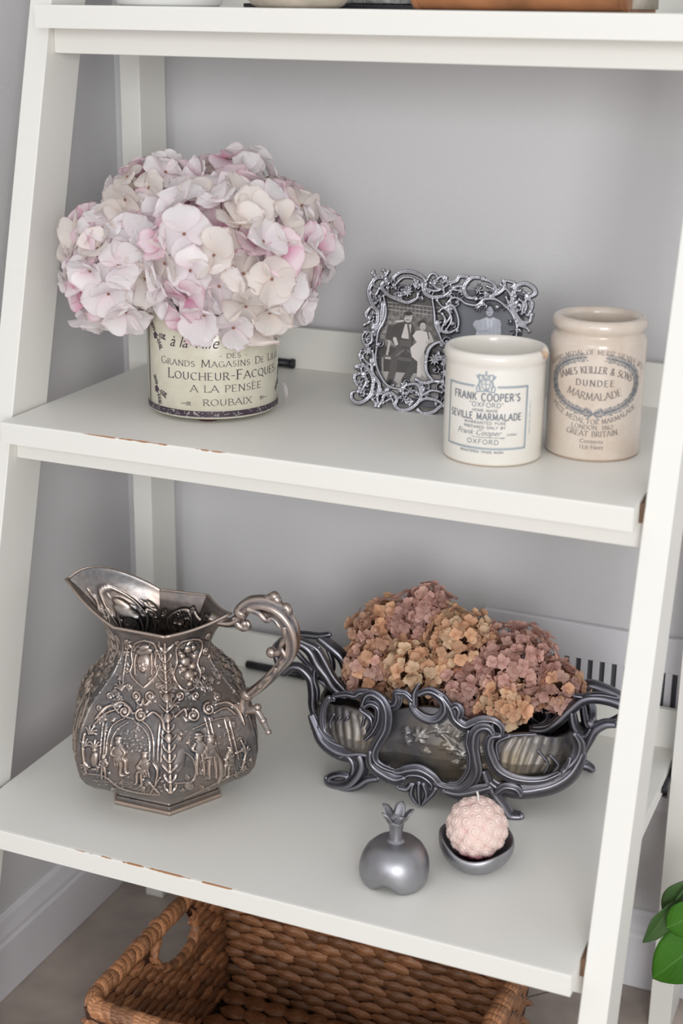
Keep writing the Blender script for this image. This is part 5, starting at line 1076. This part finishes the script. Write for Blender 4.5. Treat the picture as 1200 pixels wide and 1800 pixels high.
for nm, L in GR.items():
    if nm in ('leg', 'backfoot', 'knob'): continue
    if nm in ('handle', 'leaf'):
        for sd in (-1, 1):
            B = MB()
            for r0, r1, P in L:
                if P[0][0] * sd <= 0: continue
                jtube(B, P, r0, r1, False, None if nm == 'handle' else False)
                if nm == 'leaf': B.build('leaf_ornament', M['pewter'], jd); B = MB()
                if nm == 'handle' and P[0][1] < 0 and len(P) > 3 and P[0][1] > -60: pass
            if nm == 'handle':
                if sd < 0:       # cross pieces tying front and rear arms
                    for a, b_ in (((-187, -26, 132), (-196, 26, 128)), ((-142, -26, 100), (-150, 26, 92)), ((-110, -26, 98), (-120, 26, 90))): B.tube([tuple(c / 1000 for c in a), ((a[0] + b_[0]) / 2000 - .006, 0, (a[2] + b_[2]) / 2000), tuple(c / 1000 for c in b_)], .0036, 10, 5)
                    B.tube([(-.196, .026, .128), (-.172, .026, .105), (-.156, .026, .088)], .0032, 10, 5); B.tube([(-.150, .026, .048), (-.138, .030, .060), (-.125, .034, .075)], .0030, 10, 5)
                else:
                    B.ball((.157, -.026, .1035), .0048)
                    for a, b_ in (((193, -26, 118), (195, 26, 112)), ((157, -26, 103), (152, 26, 74)), ((100, -26, 88), (104, 26, 84))): B.tube([tuple(c / 1000 for c in a), ((a[0] + b_[0]) / 2000 + .006, 0, (a[2] + b_[2]) / 2000), tuple(c / 1000 for c in b_)], .0036, 10, 5)
                    B.tube([(.150, .026, .072), (.140, .030, .062), (.128, .034, .072)], .0032, 10, 5); B.tube([(.193, .026, .105), (.176, .026, .088), (.152, .026, .074)], .0030, 10, 5)
            if B.v: B.build(names[nm], M['pewter'], jd)
        continue
    for mir in (False, True):
        B = MB()
        for r0, r1, P in L:
            jtube(B, P, r0, r1, mir, nm in ('border', 'rim') and len(P) > 3)
            if nm == 'flute': B.build('flute', M['pewter'], jd); B = MB()
        if B.v: B.build(names[nm], M['pewter'], jd)
for sd, sel in ((-1, [q for q in GR['leg'] if q[2][0][0] < 0]), (1, [q for q in GR['leg'] if q[2][0][0] > 0])):
    for mir in (False, True):
        B = MB()
        if mir and sd > 0: sel = [(r0, r1, P) for r0, r1, P in GR['backfoot']] and [(4.6, 3.2, [[92, -50, 50], [118, -54, 26], [134, -60, 12], [146, -62, 9], [153, -64, 4]])]
        for r0, r1, P in sel: jtube(B, P, r0, r1, mir, None)
        B.build('leg', M['pewter'], jd)
# ---------------------------------------------------------------- dried hydrangeas
DR = {}
def floret_mesh(seed, L, mat):
    r = random.Random(seed); v = []; f = []; uv = []
    for k in range(r.choice((4, 4, 4, 5))):
        a = k * PI / 2 + r.uniform(-.2, .2); op = r.uniform(-.05, .75); W = L * r.uniform(.80, 1.05); n, m = 5, 6; tw = r.uniform(-.35, .35); o = len(v); cu = r.uniform(.1, .5)
        for i in range(m):
            t = i / (m - 1); wd = W * max(0, 1 - abs((t - .56) / (.58 if t < .56 else .445)) ** 2) ** .6 + .0006
            for j in range(n):
                s_ = j / (n - 1) * 2 - 1; x = s_ * wd * .5; y = L * t * (1 - .08 * s_ * s_) + .0004; z = cu * L * (s_ * s_ * .4 - t * t * .35) + tw * x * t * 1.4
                y2 = y * math.cos(op) - z * math.sin(op); z2 = y * math.sin(op) + z * math.cos(op)
                v.append((x * math.cos(a) - y2 * math.sin(a), x * math.sin(a) + y2 * math.cos(a), z2)); uv.append((s_ / 2 + .5, t))
        f += [(o + i * n + j, o + i * n + j + 1, o + (i + 1) * n + j + 1, o + (i + 1) * n + j) for i in range(m - 1) for j in range(n - 1)]
    o = len(v); q = .0007                     # bud at the centre
    v += [(q, 0, 0), (0, q, 0), (-q, 0, 0), (0, -q, 0), (0, 0, q * 1.6), (0, 0, -.002)]; uv += [(.5, 0)] * 6
    f += [(o, o + 1, o + 4), (o + 1, o + 2, o + 4), (o + 2, o + 3, o + 4), (o + 3, o, o + 4)]
    return mesh('floret', v, f, M[mat], True, None, uv)
def dried(label, c, R_, n, mats, sq=(1, 1, 1), seed=1, L=.0082):
    r = random.Random(seed); root = thing('dried_hydrangea', label, 'dried flower', c, 'dried hydrangea heads in the pewter jardiniere'); ga = PI * (3 - math.sqrt(5)); B = MB()
    for mt in mats:
        if mt not in DR: DR[mt] = [floret_mesh(sum(map(ord, mt)) % 97 + i * 7, L, mt) for i in range(6)]
    n0 = n; nin = int(n * .6)
    for i_ in range(n0 + nin):
        inn = i_ >= n0; n = nin if inn else n0; i = i_ - n0 if inn else i_
        z = 1 - 1.72 * (i + .5) / n; rr = math.sqrt(max(0, 1 - z * z)); d = Vector((math.cos(ga * i + seed) * rr, math.sin(ga * i + seed) * rr, z)); d = (d + Vector([r.uniform(-1, 1) for _ in range(3)]) * .14).normalized()
        lump = 1 + .13 * math.sin(d.x * 5 + seed) * math.sin(d.y * 4 + 1) + .08 * math.sin(d.z * 7 + seed)
        p = Vector((d.x * sq[0], d.y * sq[1], d.z * sq[2])) * R_ * lump * (r.uniform(.68, .8) if inn else r.uniform(.88, 1.03))
        w_ = Vector(c) + p
        if w_.z < H3 + .105 and w_.y < -.385: continue
        o = bpy.data.objects.new('floret', r.choice(DR[r.choice(mats)])); COL.objects.link(o); o.parent = root; o.location = p; o.rotation_mode = 'QUATERNION'
        o.rotation_quaternion = basis(d + Vector([r.uniform(-1, 1) for _ in range(3)]) * .38, r.uniform(0, 6.28)); s0 = r.uniform(.82, 1.22); o.scale = (s0,) * 3
        if i % 2 == 0: B.tube([(0, 0, -R_ * .5), tuple(p * .5), tuple(p * .96)], .0004, 4, 3)
    B.tube([(0, 0, -R_ * .3), ((JC.x - c[0]) * .35, (JC.y - c[1]) * .5, H3 + .075 - c[2]), ((JC.x - c[0]) * .5, (JC.y - c[1]) * .8, H3 + .036 - c[2])], .0017, 7, 4)
    B.build('stalk', M['stalk'], root, attr=None, fixn=False)
    if R_ > .02:                              # matted small twigs in the middle of the head
        B = MB()
        for k in range(120):
            d = Vector([r.gauss(0, 1) for _ in range(3)]).normalized(); a = d * R_ * r.uniform(.2, .6); b_ = d * R_ * r.uniform(.62, .84) + Vector([r.uniform(-1, 1) for _ in range(3)]) * .004
            B.tube([tuple(a), tuple((a + b_) / 2 + Vector([r.uniform(-1, 1) for _ in range(3)]) * .002), tuple(b_)], .0005, 4, 2)
        o = B.build('twigs', M['stalk'], root, attr=None, fixn=False); o['kind'] = 'stuff'
dried('tan and rust dried hydrangea head at the far left back of the jardiniere', (.348, -.325, .492), .036, 100, ['dry_tan', 'dry_tan', 'dry_pink', 'dry_peach'], seed=1)
dried('dusky mauve dried hydrangea head at the back top of the pile', (.392, -.318, .512), .036, 105, ['dry_mauve', 'dry_mauve', 'dry_rose'], seed=2)
dried('golden peach dried hydrangea head in the middle of the pile', (.438, -.340, .503), .036, 100, ['dry_peach', 'dry_cream', 'dry_peach'], seed=3)
dried('dusty rose dried hydrangea head, the largest at the right of the pile', (.497, -.340, .484), .047, 150, ['dry_rose', 'dry_pink', 'dry_pink', 'dry_mauve'], seed=4)
dried('salmon pink dried hydrangea head at the lower left front of the pile', (.346, -.352, .462), .034, 90, ['dry_pink', 'dry_pink', 'dry_peach', 'dry_tan'], seed=5)
dried('pale cream dried hydrangea head at the front centre of the pile', (.398, -.362, .474), .033, 90, ['dry_cream', 'dry_cream', 'dry_peach'], seed=6)
dried('small peach dried hydrangea head drooping over the front right rim', (.502, -.377, .458), .026, 64, ['dry_peach', 'dry_cream', 'dry_peach'], seed=7)
dried('mauve pink dried hydrangea head low between the centre and the right', (.456, -.362, .459), .030, 76, ['dry_mauve', 'dry_pink', 'dry_rose'], seed=8)
dried('rust pink dried hydrangea head at the far right end of the pile', (.545, -.335, .468), .028, 70, ['dry_pink', 'dry_peach', 'dry_rose'], seed=9)
dried('small mauve dried sprig standing up at the top of the pile', (.394, -.325, .538), .014, 26, ['dry_mauve', 'dry_pink'], seed=10)
# ---------------------------------------------------------------- pomegranate candle holder: lid, bowl, candle
def pome(name, c, label, catg):
    return thing(name, label, catg, (*c, H3))
ld = pome('candle_holder_lid', (.4525, -.557), 'brushed aluminium fruit shaped candle holder lid with pointed crown stem resting on the shelf', 'lid')
B = MB(); n = 96
prof = [(.84, .0), (.92, .003), (.98, .008), (1.0, .014), (.985, .021), (.93, .028), (.83, .0345), (.68, .0395), (.50, .0425), (.32, .0436), (.15, .0440), (.0, .0440)]
P = []
for q, (r, z) in enumerate(prof):
    row = []
    for j in range(n):
        a = 2 * PI * j / n; va = a - math.radians(-62)
        arch = .0085 * max(0, math.cos(3 * (va + .42))) ** 1.5; k = max(0, 1 - z / .03); R_ = .0345 * (1 + .045 * math.cos(3 * (va + .42) + PI) * (1 - z / .06) + .02 * math.cos(va * 2 + 1))
        row.append((R_ * r * math.cos(a) * 1.0, R_ * r * math.sin(a), z + arch * k))
    P.append(row)
ins = [[(p[0] * .93, p[1] * .93, p[2] + .0002) for p in P[0]], [(p[0] * .88, p[1] * .88, p[2] + .002) for p in P[2]], [(p[0] * .88, p[1] * .88, p[2] - .003) for p in P[5]], [(p[0] * .85, p[1] * .85, p[2] - .003) for p in P[8]], [(0, 0, .051)] * n]
B.grid(ins[::-1] + P, cv=True); B.build('lid_dome', M['alu'], ld, attr=None)
B = MB(); B.lathe([(.0070, .0415), (.0068, .0445), (.0064, .050), (.0066, .056), (.0076, .062), (.0092, .0665), (.0082, .0668), (.0064, .061), (.001, .056)], 40, a=None)
B.build('stem', M['alu'], ld, attr=None)
for k in range(5):
    a = 2 * PI * k / 5 + .35; B = MB(); P = []
    for t in (0, .25, .5, .75, 1):
        rr = .0086 + .0070 * t ** 1.1; z = .0655 + .0115 * t; w_ = .66 * (1 - t) ** .7 + .10; th_ = .0012
        P.append([((rr + o) * math.cos(a + s_ * w_), (rr + o) * math.sin(a + s_ * w_), z + (.0012 * s_ * s_ if t < 1 else 0)) for s_, o in ((-1, 0), (-.5, th_), (0, th_ * 1.6), (.5, th_), (1, 0), (.5, -th_ * .5), (0, -th_ * .8), (-.5, -th_ * .5))])
    B.grid(P, cv=True); B.f.append(tuple(range(len(B.v) - 8, len(B.v)))); B.build('crown_point', M['alu'], ld, attr=None)
bw = pome('candle_bowl', (.5155, -.4985), 'round aluminium candle bowl with a wavy rim under the pink rose candle', 'candle holder')
B = MB(); P = []
prof = [(.0, .0), (.45, .0), (.60, .0015), (.76, .007), (.90, .014), (.98, .021), (1.0, .027), (.985, .031), (.955, .0325), (.92, .031), (.86, .026), (.74, .017), (.5, .011), (.0, .010)]
for q, (r, z) in enumerate(prof):
    row = []
    for j in range(n):
        a = 2 * PI * j / n; va = a - math.radians(-62); dz = -.0042 * math.cos(va - .1) + .0024 * math.cos(3 * (va - .5)) - .0015 + .002 * math.cos(2 * va + PI); k = min(1, max(0, z - .006) / .024)
        row.append((.0375 * r * math.cos(a), .0375 * r * math.sin(a), z + dz * k))
    P.append(row)
B.grid(P, cv=True); B.build('bowl_shell', M['alu'], bw, attr=None)
CR = .0308
cn = thing('rose_candle', 'pale pink ball candle moulded with small roses sitting in the aluminium bowl', 'candle', (.5155, -.4985, H3 + .0105 + CR))
S_ = []; ga = PI * (3 - math.sqrt(5)); NS = 74
for i in range(NS):
    z = 1 - 2 * (i + .5) / NS; r = math.sqrt(1 - z * z); S_.append((r * math.cos(ga * i), r * math.sin(ga * i), z))
S_ = np.array(S_) + rng.normal(0, .03, (NS, 3)); S_ /= np.linalg.norm(S_, axis=1)[:, None]
nu, nv = 360, 200; U, V = np.meshgrid(np.linspace(0, 2 * PI, nu, endpoint=False), np.linspace(0, PI, nv)); D = np.stack([np.sin(V) * np.cos(U), np.sin(V) * np.sin(U), np.cos(V)], -1).reshape(-1, 3)
dd = np.arccos(np.clip(D @ S_.T, -1, 1)); idx = dd.argmin(1); d1 = dd[np.arange(len(D)), idx]; sd_ = S_[idx]
e1 = np.cross(sd_, [0.3, .2, 1.]); e1 /= np.linalg.norm(e1, axis=1)[:, None]; e2 = np.cross(sd_, e1); an = np.arctan2((D * e2).sum(1), (D * e1).sum(1)) + idx * 1.3
dm = .285; ringf = d1 / dm * 2.6 - an / (2 * PI); sw = .5 + .5 * np.cos(2 * PI * ringf); hgt = np.sqrt(np.clip(1 - (d1 / dm) ** 2, 0, 1)) * .75 + .40 * sw ** 1.5 * np.clip(1.2 - d1 / dm, 0, 1)
rad = CR - .0028 + .0028 * hgt; a = (np.arange(nv - 1)[:, None] * nu + np.arange(nu)[None]).ravel(); b2 = (np.arange(nv - 1)[:, None] * nu + (np.arange(nu)[None] + 1) % nu).ravel()
link('candle_body', mesh('candle_body', D * rad[:, None], np.stack([a, a + nu, b2 + nu, b2], 1).astype(np.int32), M['wax'], True, {'rel': ('F', np.clip(hgt, 0, 1.2) / 1.2)}), None, cn)
B = MB(); B.tube([(0, 0, CR - .003), (-.0004, 0, CR + .004), (-.0018, 0, CR + .0085)], .0011, 8, 3); B.build('wick', M['wick'], cn, attr=None)
# ---------------------------------------------------------------- woven basket
bx0, bx1, by0, by1, bh = .155, .545, -.655, -.352, .176; fl_ = .016
bk = thing('woven_basket', 'brown water hyacinth woven basket with a handle hole standing on the tiled floor', 'basket', ((bx0 + bx1) / 2, (by0 + by1) / 2, 0)); BL = Vector(bk.location)
def lump(L, H, T, seed, n=9, m=7):
    r = random.Random(seed); B = MB(); P = []
    for i in range(n):
        t = i / (n - 1); w_ = max(.05, math.sin(PI * t) ** .62); row = []
        for j in range(m):
            a = 2 * PI * j / m + .35 * t; row.append(((t - .5) * L, -T * w_ * math.cos(a) * .5 + .0010 * math.sin(9 * t + seed), H * w_ * .5 * math.sin(a) + (t - .5) * H * .18))
        P.append(row)
    B.grid(P, cv=True); return mesh('strand', B.v, B.f, M['weave'])
LM = [lump(.037, .0150, .0085, k) for k in range(4)]; LS = [lump(.031, .0150, .0080, 9 + k) for k in range(4)]
rb = random.Random(4)
def inhole(y, z): return ((y - (-.478)) / .050) ** 2 + ((z - .142 + (y + .478) * .12) / .031) ** 2 < 1
cntp = [0]
def strand(me, loc, q, parent): 
    o = bpy.data.objects.new('strand', me); COL.objects.link(o); o.parent = parent; o.location = Vector(loc) - BL; o.rotation_mode = 'QUATERNION'; o.rotation_quaternion = q; s_ = rb.uniform(.9, 1.12); o.scale = (rb.uniform(.95, 1.1), s_, s_)
def rowsof(face):
    out = []; dz = .0118
    for k in range(14):
        z = .010 + k * dz; f_ = fl_ * z / bh
        if face in ('back', 'front'):
            L = (bx1 - fl_ + f_) - (bx0 + fl_ - f_); n = int(L / .0285); y = (by1 - fl_ + f_) if face == 'back' else (by0 + fl_ - f_)
            for i in range(n): out.append(((bx0 + fl_ - f_) + (i + .5 + (k % 2) * .5 - .25) * L / n, y, z))
        else:
            L = (by1 - fl_ + f_) - (by0 + fl_ - f_); n = int(L / .0285); x = (bx0 + fl_ - f_) if face == 'left' else (bx1 - fl_ + f_)
            for i in range(n): out.append((x, (by0 + fl_ - f_) + (i + .5 + (k % 2) * .5 - .25) * L / n, z))
    return out
rest = MB()
def restadd(me, M4):
    rest.add([tuple(M4 @ v.co) for v in me.vertices], [tuple(p.vertices) for p in me.polygons])
for face in ('back', 'left', 'front', 'right'):
    for (x, y, z) in rowsof(face):
        if face in ('left', 'right') and inhole(y, z): continue
        q = Matrix.Rotation({'back': 0, 'left': PI / 2, 'front': PI, 'right': -PI / 2}[face], 3, 'Z').to_quaternion() @ Matrix.Rotation(rb.uniform(-.08, .08) + .12, 3, 'Y').to_quaternion()
        me = rb.choice(LM)
        if face in ('back', 'left'): strand(me, (x, y, z), q, bk); cntp[0] += 1
        else: restadd(me, Matrix.Translation(Vector((x, y, z)) - BL) @ q.to_matrix().to_4x4())
for i in range(12):
    for j in range(11):
        x = bx0 + fl_ + .016 + i * .0275 + (j % 2) * .012; y = by0 + fl_ + .01 + j * .0245
        q = Matrix.Rotation(.15 + rb.uniform(-.15, .15), 3, 'Z') @ Matrix.Rotation(PI / 2, 3, 'X')
        restadd(rb.choice(LM), Matrix.Translation(Vector((x, y, .0085)) - BL) @ q.to_4x4() @ Matrix.Scale(1.9, 4, (0, 0, 1)))
o = rest.build('base_and_front_weave', M['weave'], bk, attr=None, fixn=False); o['kind'] = 'stuff'
B = MB(); B.box((bx0 + fl_ - BL.x, by0 + fl_ - BL.y, .001), (bx1 - fl_ - BL.x, by1 - fl_ - BL.y, .0055)); B.build('base_panel', M['weavedark'], bk, attr=None)
def wallq(p0, p1, p2, p3, t): 
    B.add([p0, p1, p2, p3] + [tuple(np.array(p) + np.array(t)) for p in (p0, p1, p2, p3)], [(0, 1, 2, 3), (7, 6, 5, 4), (0, 4, 5, 1), (1, 5, 6, 2), (2, 6, 7, 3), (3, 7, 4, 0)])
X0, X1, Y0, Y1 = bx0 - BL.x, bx1 - BL.x, by0 - BL.y, by1 - BL.y
B = MB(); wallq((X0 + fl_, Y1 - fl_, .002), (X1 - fl_, Y1 - fl_, .002), (X1, Y1, bh - .004), (X0, Y1, bh - .004), (0, .002, 0)); B.build('backing_panel', M['weavedark'], bk, attr=None); B = MB(); wallq((X0 + fl_, Y0 + fl_, .002), (X1 - fl_, Y0 + fl_, .002), (X1, Y0, bh - .004), (X0, Y0, bh - .004), (0, -.002, 0))
B.build('backing_panel', M['weavedark'], bk, attr=None)
hy, hz = -.478 - BL.y, .142                  # end walls with an oval handle hole
for sx, xb, xt in ((-1, X0 + fl_, X0), (1, X1 - fl_, X1)):
    B = MB(); n = 40; outer = []; inner = []
    for k in range(n):
        a = 2 * PI * k / n; ca, sa = math.cos(a), math.sin(a)
        ty = ((Y1 - hy) if ca > 0 else (hy - Y0)) / max(abs(ca), 1e-6); tz = ((bh - .008 - hz) if sa > 0 else (hz - .002)) / max(abs(sa), 1e-6); t = min(ty, tz)
        for lst, (yy, z_) in ((outer, (hy + ca * t, hz + sa * t)), (inner, (hy + ca * .045, hz + sa * .027 - ca * .045 * .12))): 
            f_ = z_ / bh; lst.append((xb + (xt - xb) * f_, yy, z_))
    for dx in (0, sx * .002): B.grid([[(p[0] + dx, p[1], p[2]) for p in outer], [(p[0] + dx, p[1], p[2]) for p in inner]], cv=True)
    B.build('end_panel', M['weavedark'], bk, attr=None)
# wrapped rim and wrapped edge of the hole: each turn of the strip is a piece
def wrapmesh(seed, r=.0100, w_=.0098):
    B = MB(); n, m = 14, 6; rr = random.Random(seed); P = []
    for i in range(m):
        t = i / (m - 1) * 2 - 1; row = []
        for j in range(n):
            a = 2 * PI * j / n; R_ = r * (1 - .30 * t * t) * (1 + .05 * math.sin(3 * a + seed)); row.append((t * w_ * .75 + .0045 * math.sin(a), R_ * math.cos(a), R_ * math.sin(a)))
        P.append(row)
    B.grid(P, cv=True); return mesh('rim_wrap', B.v, B.f, M['weave'])
WM = [wrapmesh(k) for k in range(4)]; WH = [wrapmesh(5 + k, .0060, .0085) for k in range(2)]
def wraprun(P, mats, step, name='rim_wrap'):
    P = [np.array(p) for p in P]; L = 0; nxt = 0
    for a, b_ in zip(P[:-1], P[1:]):
        d = np.linalg.norm(b_ - a); t = nxt - L
        while t < d:
            p = a + (b_ - a) * t / d; dr = Vector((b_ - a)).normalized(); o = bpy.data.objects.new(name, rb.choice(mats)); COL.objects.link(o); o.parent = bk; o.location = p
            o.rotation_mode = 'QUATERNION'; o.rotation_quaternion = dr.to_track_quat('X', 'Z') @ Matrix.Rotation(rb.uniform(-.3, .3), 3, 'X').to_quaternion(); o.scale = (1, rb.uniform(.92, 1.12), rb.uniform(.92, 1.12)); nxt += step; t += step
        L += d
c_ = .02; sg = [(X0, Y0 + c_), (X0, Y1 - c_), (X0 + c_ * .3, Y1 - c_ * .3), (X0 + c_, Y1), (X1 - c_, Y1), (X1 - c_ * .3, Y1 - c_ * .3), (X1, Y1 - c_), (X1, Y0 + c_), (X1 - c_ * .3, Y0 + c_ * .3), (X1 - c_, Y0), (X0 + c_, Y0), (X0 + c_ * .3, Y0 + c_ * .3), (X0, Y0 + c_)]
wraprun([(x, y, bh - .004) for x, y in sg], WM, .0092)
B = MB(); B.tube([(x, y, bh - .004) for x, y in sg], .0055, 10, 0); B.build('rim_core', M['weavedark'], bk, attr=None)
for xx in (X0 + .003, X1 - .003):
    wraprun([(xx + .0035 * (1 if xx < 0 else -1) * (1 - math.sin(a)), hy + .047 * math.cos(a), hz + .027 * math.sin(a) - .047 * math.cos(a) * .12) for a in [math.radians(t) for t in range(-210, 36, 12)]], WH, .0088, 'hole_wrap')
# ---------------------------------------------------------------- leafy plant at the right edge
ptx = (.86, -.37); pt = thing('potted_plant', 'green leafy plant reaching in from the right edge beside the rear shelf leg', 'plant', (*ptx, 0))
B = MB(); B.lathe([(0, 0), (.055, 0), (.060, .004), (.078, .11), (.084, .112), (.084, .13), (.078, .13), (.072, .105), (0, .104)], 48); B.build('plant_pot', M['terracotta'], pt, attr=None)
B = MB(); B.lathe([(.0725, .106), (.04, .112), (0, .114)], 32); B.build('soil', M['soil'], pt, attr=None)
def leafobj(base, tip, W, nrm, mat, seed, fold=.25, droop=.12, parent=pt):
    base, tip = Vector(base), Vector(tip); ax_ = tip - base; L = ax_.length; ax_.normalize(); nrm = Vector(nrm); nrm = (nrm - ax_ * nrm.dot(ax_)).normalized(); sd = nrm.cross(ax_); n, m = 16, 11; v = []; uv = []
    for i in range(n):
        t = i / (n - 1); wd = W * (math.sin(PI * t ** .85) ** .75) * (1 - .18 * t)
        for j in range(m):
            s_ = j / (m - 1) * 2 - 1; z = fold * wd * abs(s_) * .5 - droop * L * (t - .5) ** 2 + .02 * L * math.sin(9 * t + seed) * s_ * s_
            v.append(tuple(base + ax_ * (t * L) + sd * (s_ * wd * .5) + nrm * z - Vector(parent.location))); uv.append((s_ / 2 + .5, t))
    f = [(i * m + j, i * m + j + 1, (i + 1) * m + j + 1, (i + 1) * m + j) for i in range(n - 1) for j in range(m - 1)]
    o = link('leaf', mesh('leaf', v, f, mat, True, None, uv), None, parent); md = o.modifiers.new('t', 'SOLIDIFY'); md.thickness = .0005; return o
q = lambda px, py, y=-.36: at_y(px, py, y)
tw = -FW
leafobj(q(1186, 1584), q(1130, 1660), .030, tw + RT * .35, M['leafdark'], 1, .35)
leafobj(q(1252, 1640), q(1144, 1722), .060, tw + UP * .5, M['leaf'], 2, .2)
leafobj(q(1168, 1612, -.352), q(1236, 1545, -.352), .040, tw * .8 - RT * .5, M['leafdark'], 3, .3)
leafobj(q(1170, 1632, -.372), q(1262, 1590, -.372), .040, tw + UP * .3, M['leaf'], 4, .2)
leafobj(q(1172, 1665, -.350), q(1250, 1625, -.350), .035, tw, M['leaf'], 5)
for k in range(10):
    a = k * .63 + .2; b0 = (ptx[0] + .03 * math.cos(a), ptx[1] + .03 * math.sin(a), .19 + .012 * k)
    if math.cos(a) < -.2: continue
    leafobj(b0, (b0[0] + .07 * math.cos(a), b0[1] + .07 * math.sin(a), b0[2] + .02), .045, (0, 0, 1), M['leaf'], k)
B = MB(); pl_ = Vector(pt.location); s0 = (0, 0, .11); B.tube([s0, (-.03, -.01, .22), tuple(q(1240, 1560) - pl_), tuple(q(1186, 1584) - pl_)], .0016, 8, 6)
B.tube([s0, (-.02, .01, .2), tuple(q(1262, 1640) - pl_), tuple(q(1240, 1642) - pl_)], .0018, 8, 6); B.tube([s0, (0, 0, .2), (.01, .005, .30)], .003, 8, 6); B.build('stem', M['leafdark'], pt, attr=None)
# ---------------------------------------------------------------- things on the top shelf
t = thing('white_bowl', 'white glazed bowl standing at the left of the top shelf', 'bowl', (.103, -.340, H1)); B = MB()
B.lathe([(0, .001), (.046, .001), (.050, 0), (.053, .0022), (.056, .008), (.070, .028), (.078, .05), (.0775, .052), (.075, .05), (.066, .03), (.05, .012), (0, .008)], 72); B.build('bowl_body', M['whiteglaze'], t, attr=None)
t = thing('black_tray', 'black lacquer tray with hammered silver panel lying at the centre of the top shelf', 'tray', (.262, -.335, H1))
B = MB(); B.box((-.116, -.045, 0), (.098, .11, .004)); B.build('tray_base', M['dark'], t, bevel=.001, attr=None)
B = MB(); B.box((-.104, -.036, .0041), (.096, .10, .011)); B.build('silver_panel', M['hammered'], t, bevel=.002, attr=None)
t = thing('beige_dish', 'round beige stoneware dish standing on the black tray on the top shelf', 'dish', (.232, -.300, H1 + .0111)); B = MB()
tb = (.2480, -.385)
t.location = (.2660, -.3835 - .0, H1 + .0001)
B.lathe([(0, .001), (.038, .0), (.044, .003), (.050, .010), (.054, .022), (.055, .040), (.0535, .041), (.051, .038), (.05, .022), (.04, .010), (0, .007)], 72); B.build('dish_body', M['beige'], t, attr=None)
bpy.data.objects['black_tray'].location = (.290, -.270, H1); t['label'] = 'round beige stoneware dish standing before the black tray on the top shelf'
t = thing('leather_book', 'thick tan brown leather bound book lying at the right of the top shelf', 'book', (.39, -.40, H1))
B = MB(); B.box((0, .004, 0), (.197, .112, .003)); B.box((0, .004, .034), (.197, .112, .037)); B.tube([(0, .005, .0185), (.197, .005, .0185)], .0184, 20, 3, up=(0, 0, 1), flat=1.0); 
for x in (.0045, .1925): B.tube([(x - .002, .0045, .0185), (x + .002, .0045, .0185)], .0190, 20, 1, up=(0, 0, 1))
B.build('cover', M['leather'], t, attr=None, bevel=.0006)
B = MB(); B.box((.003, .012, .003), (.1995, .110, .034)); B.build('page_block', M['pages'], t, attr=None)
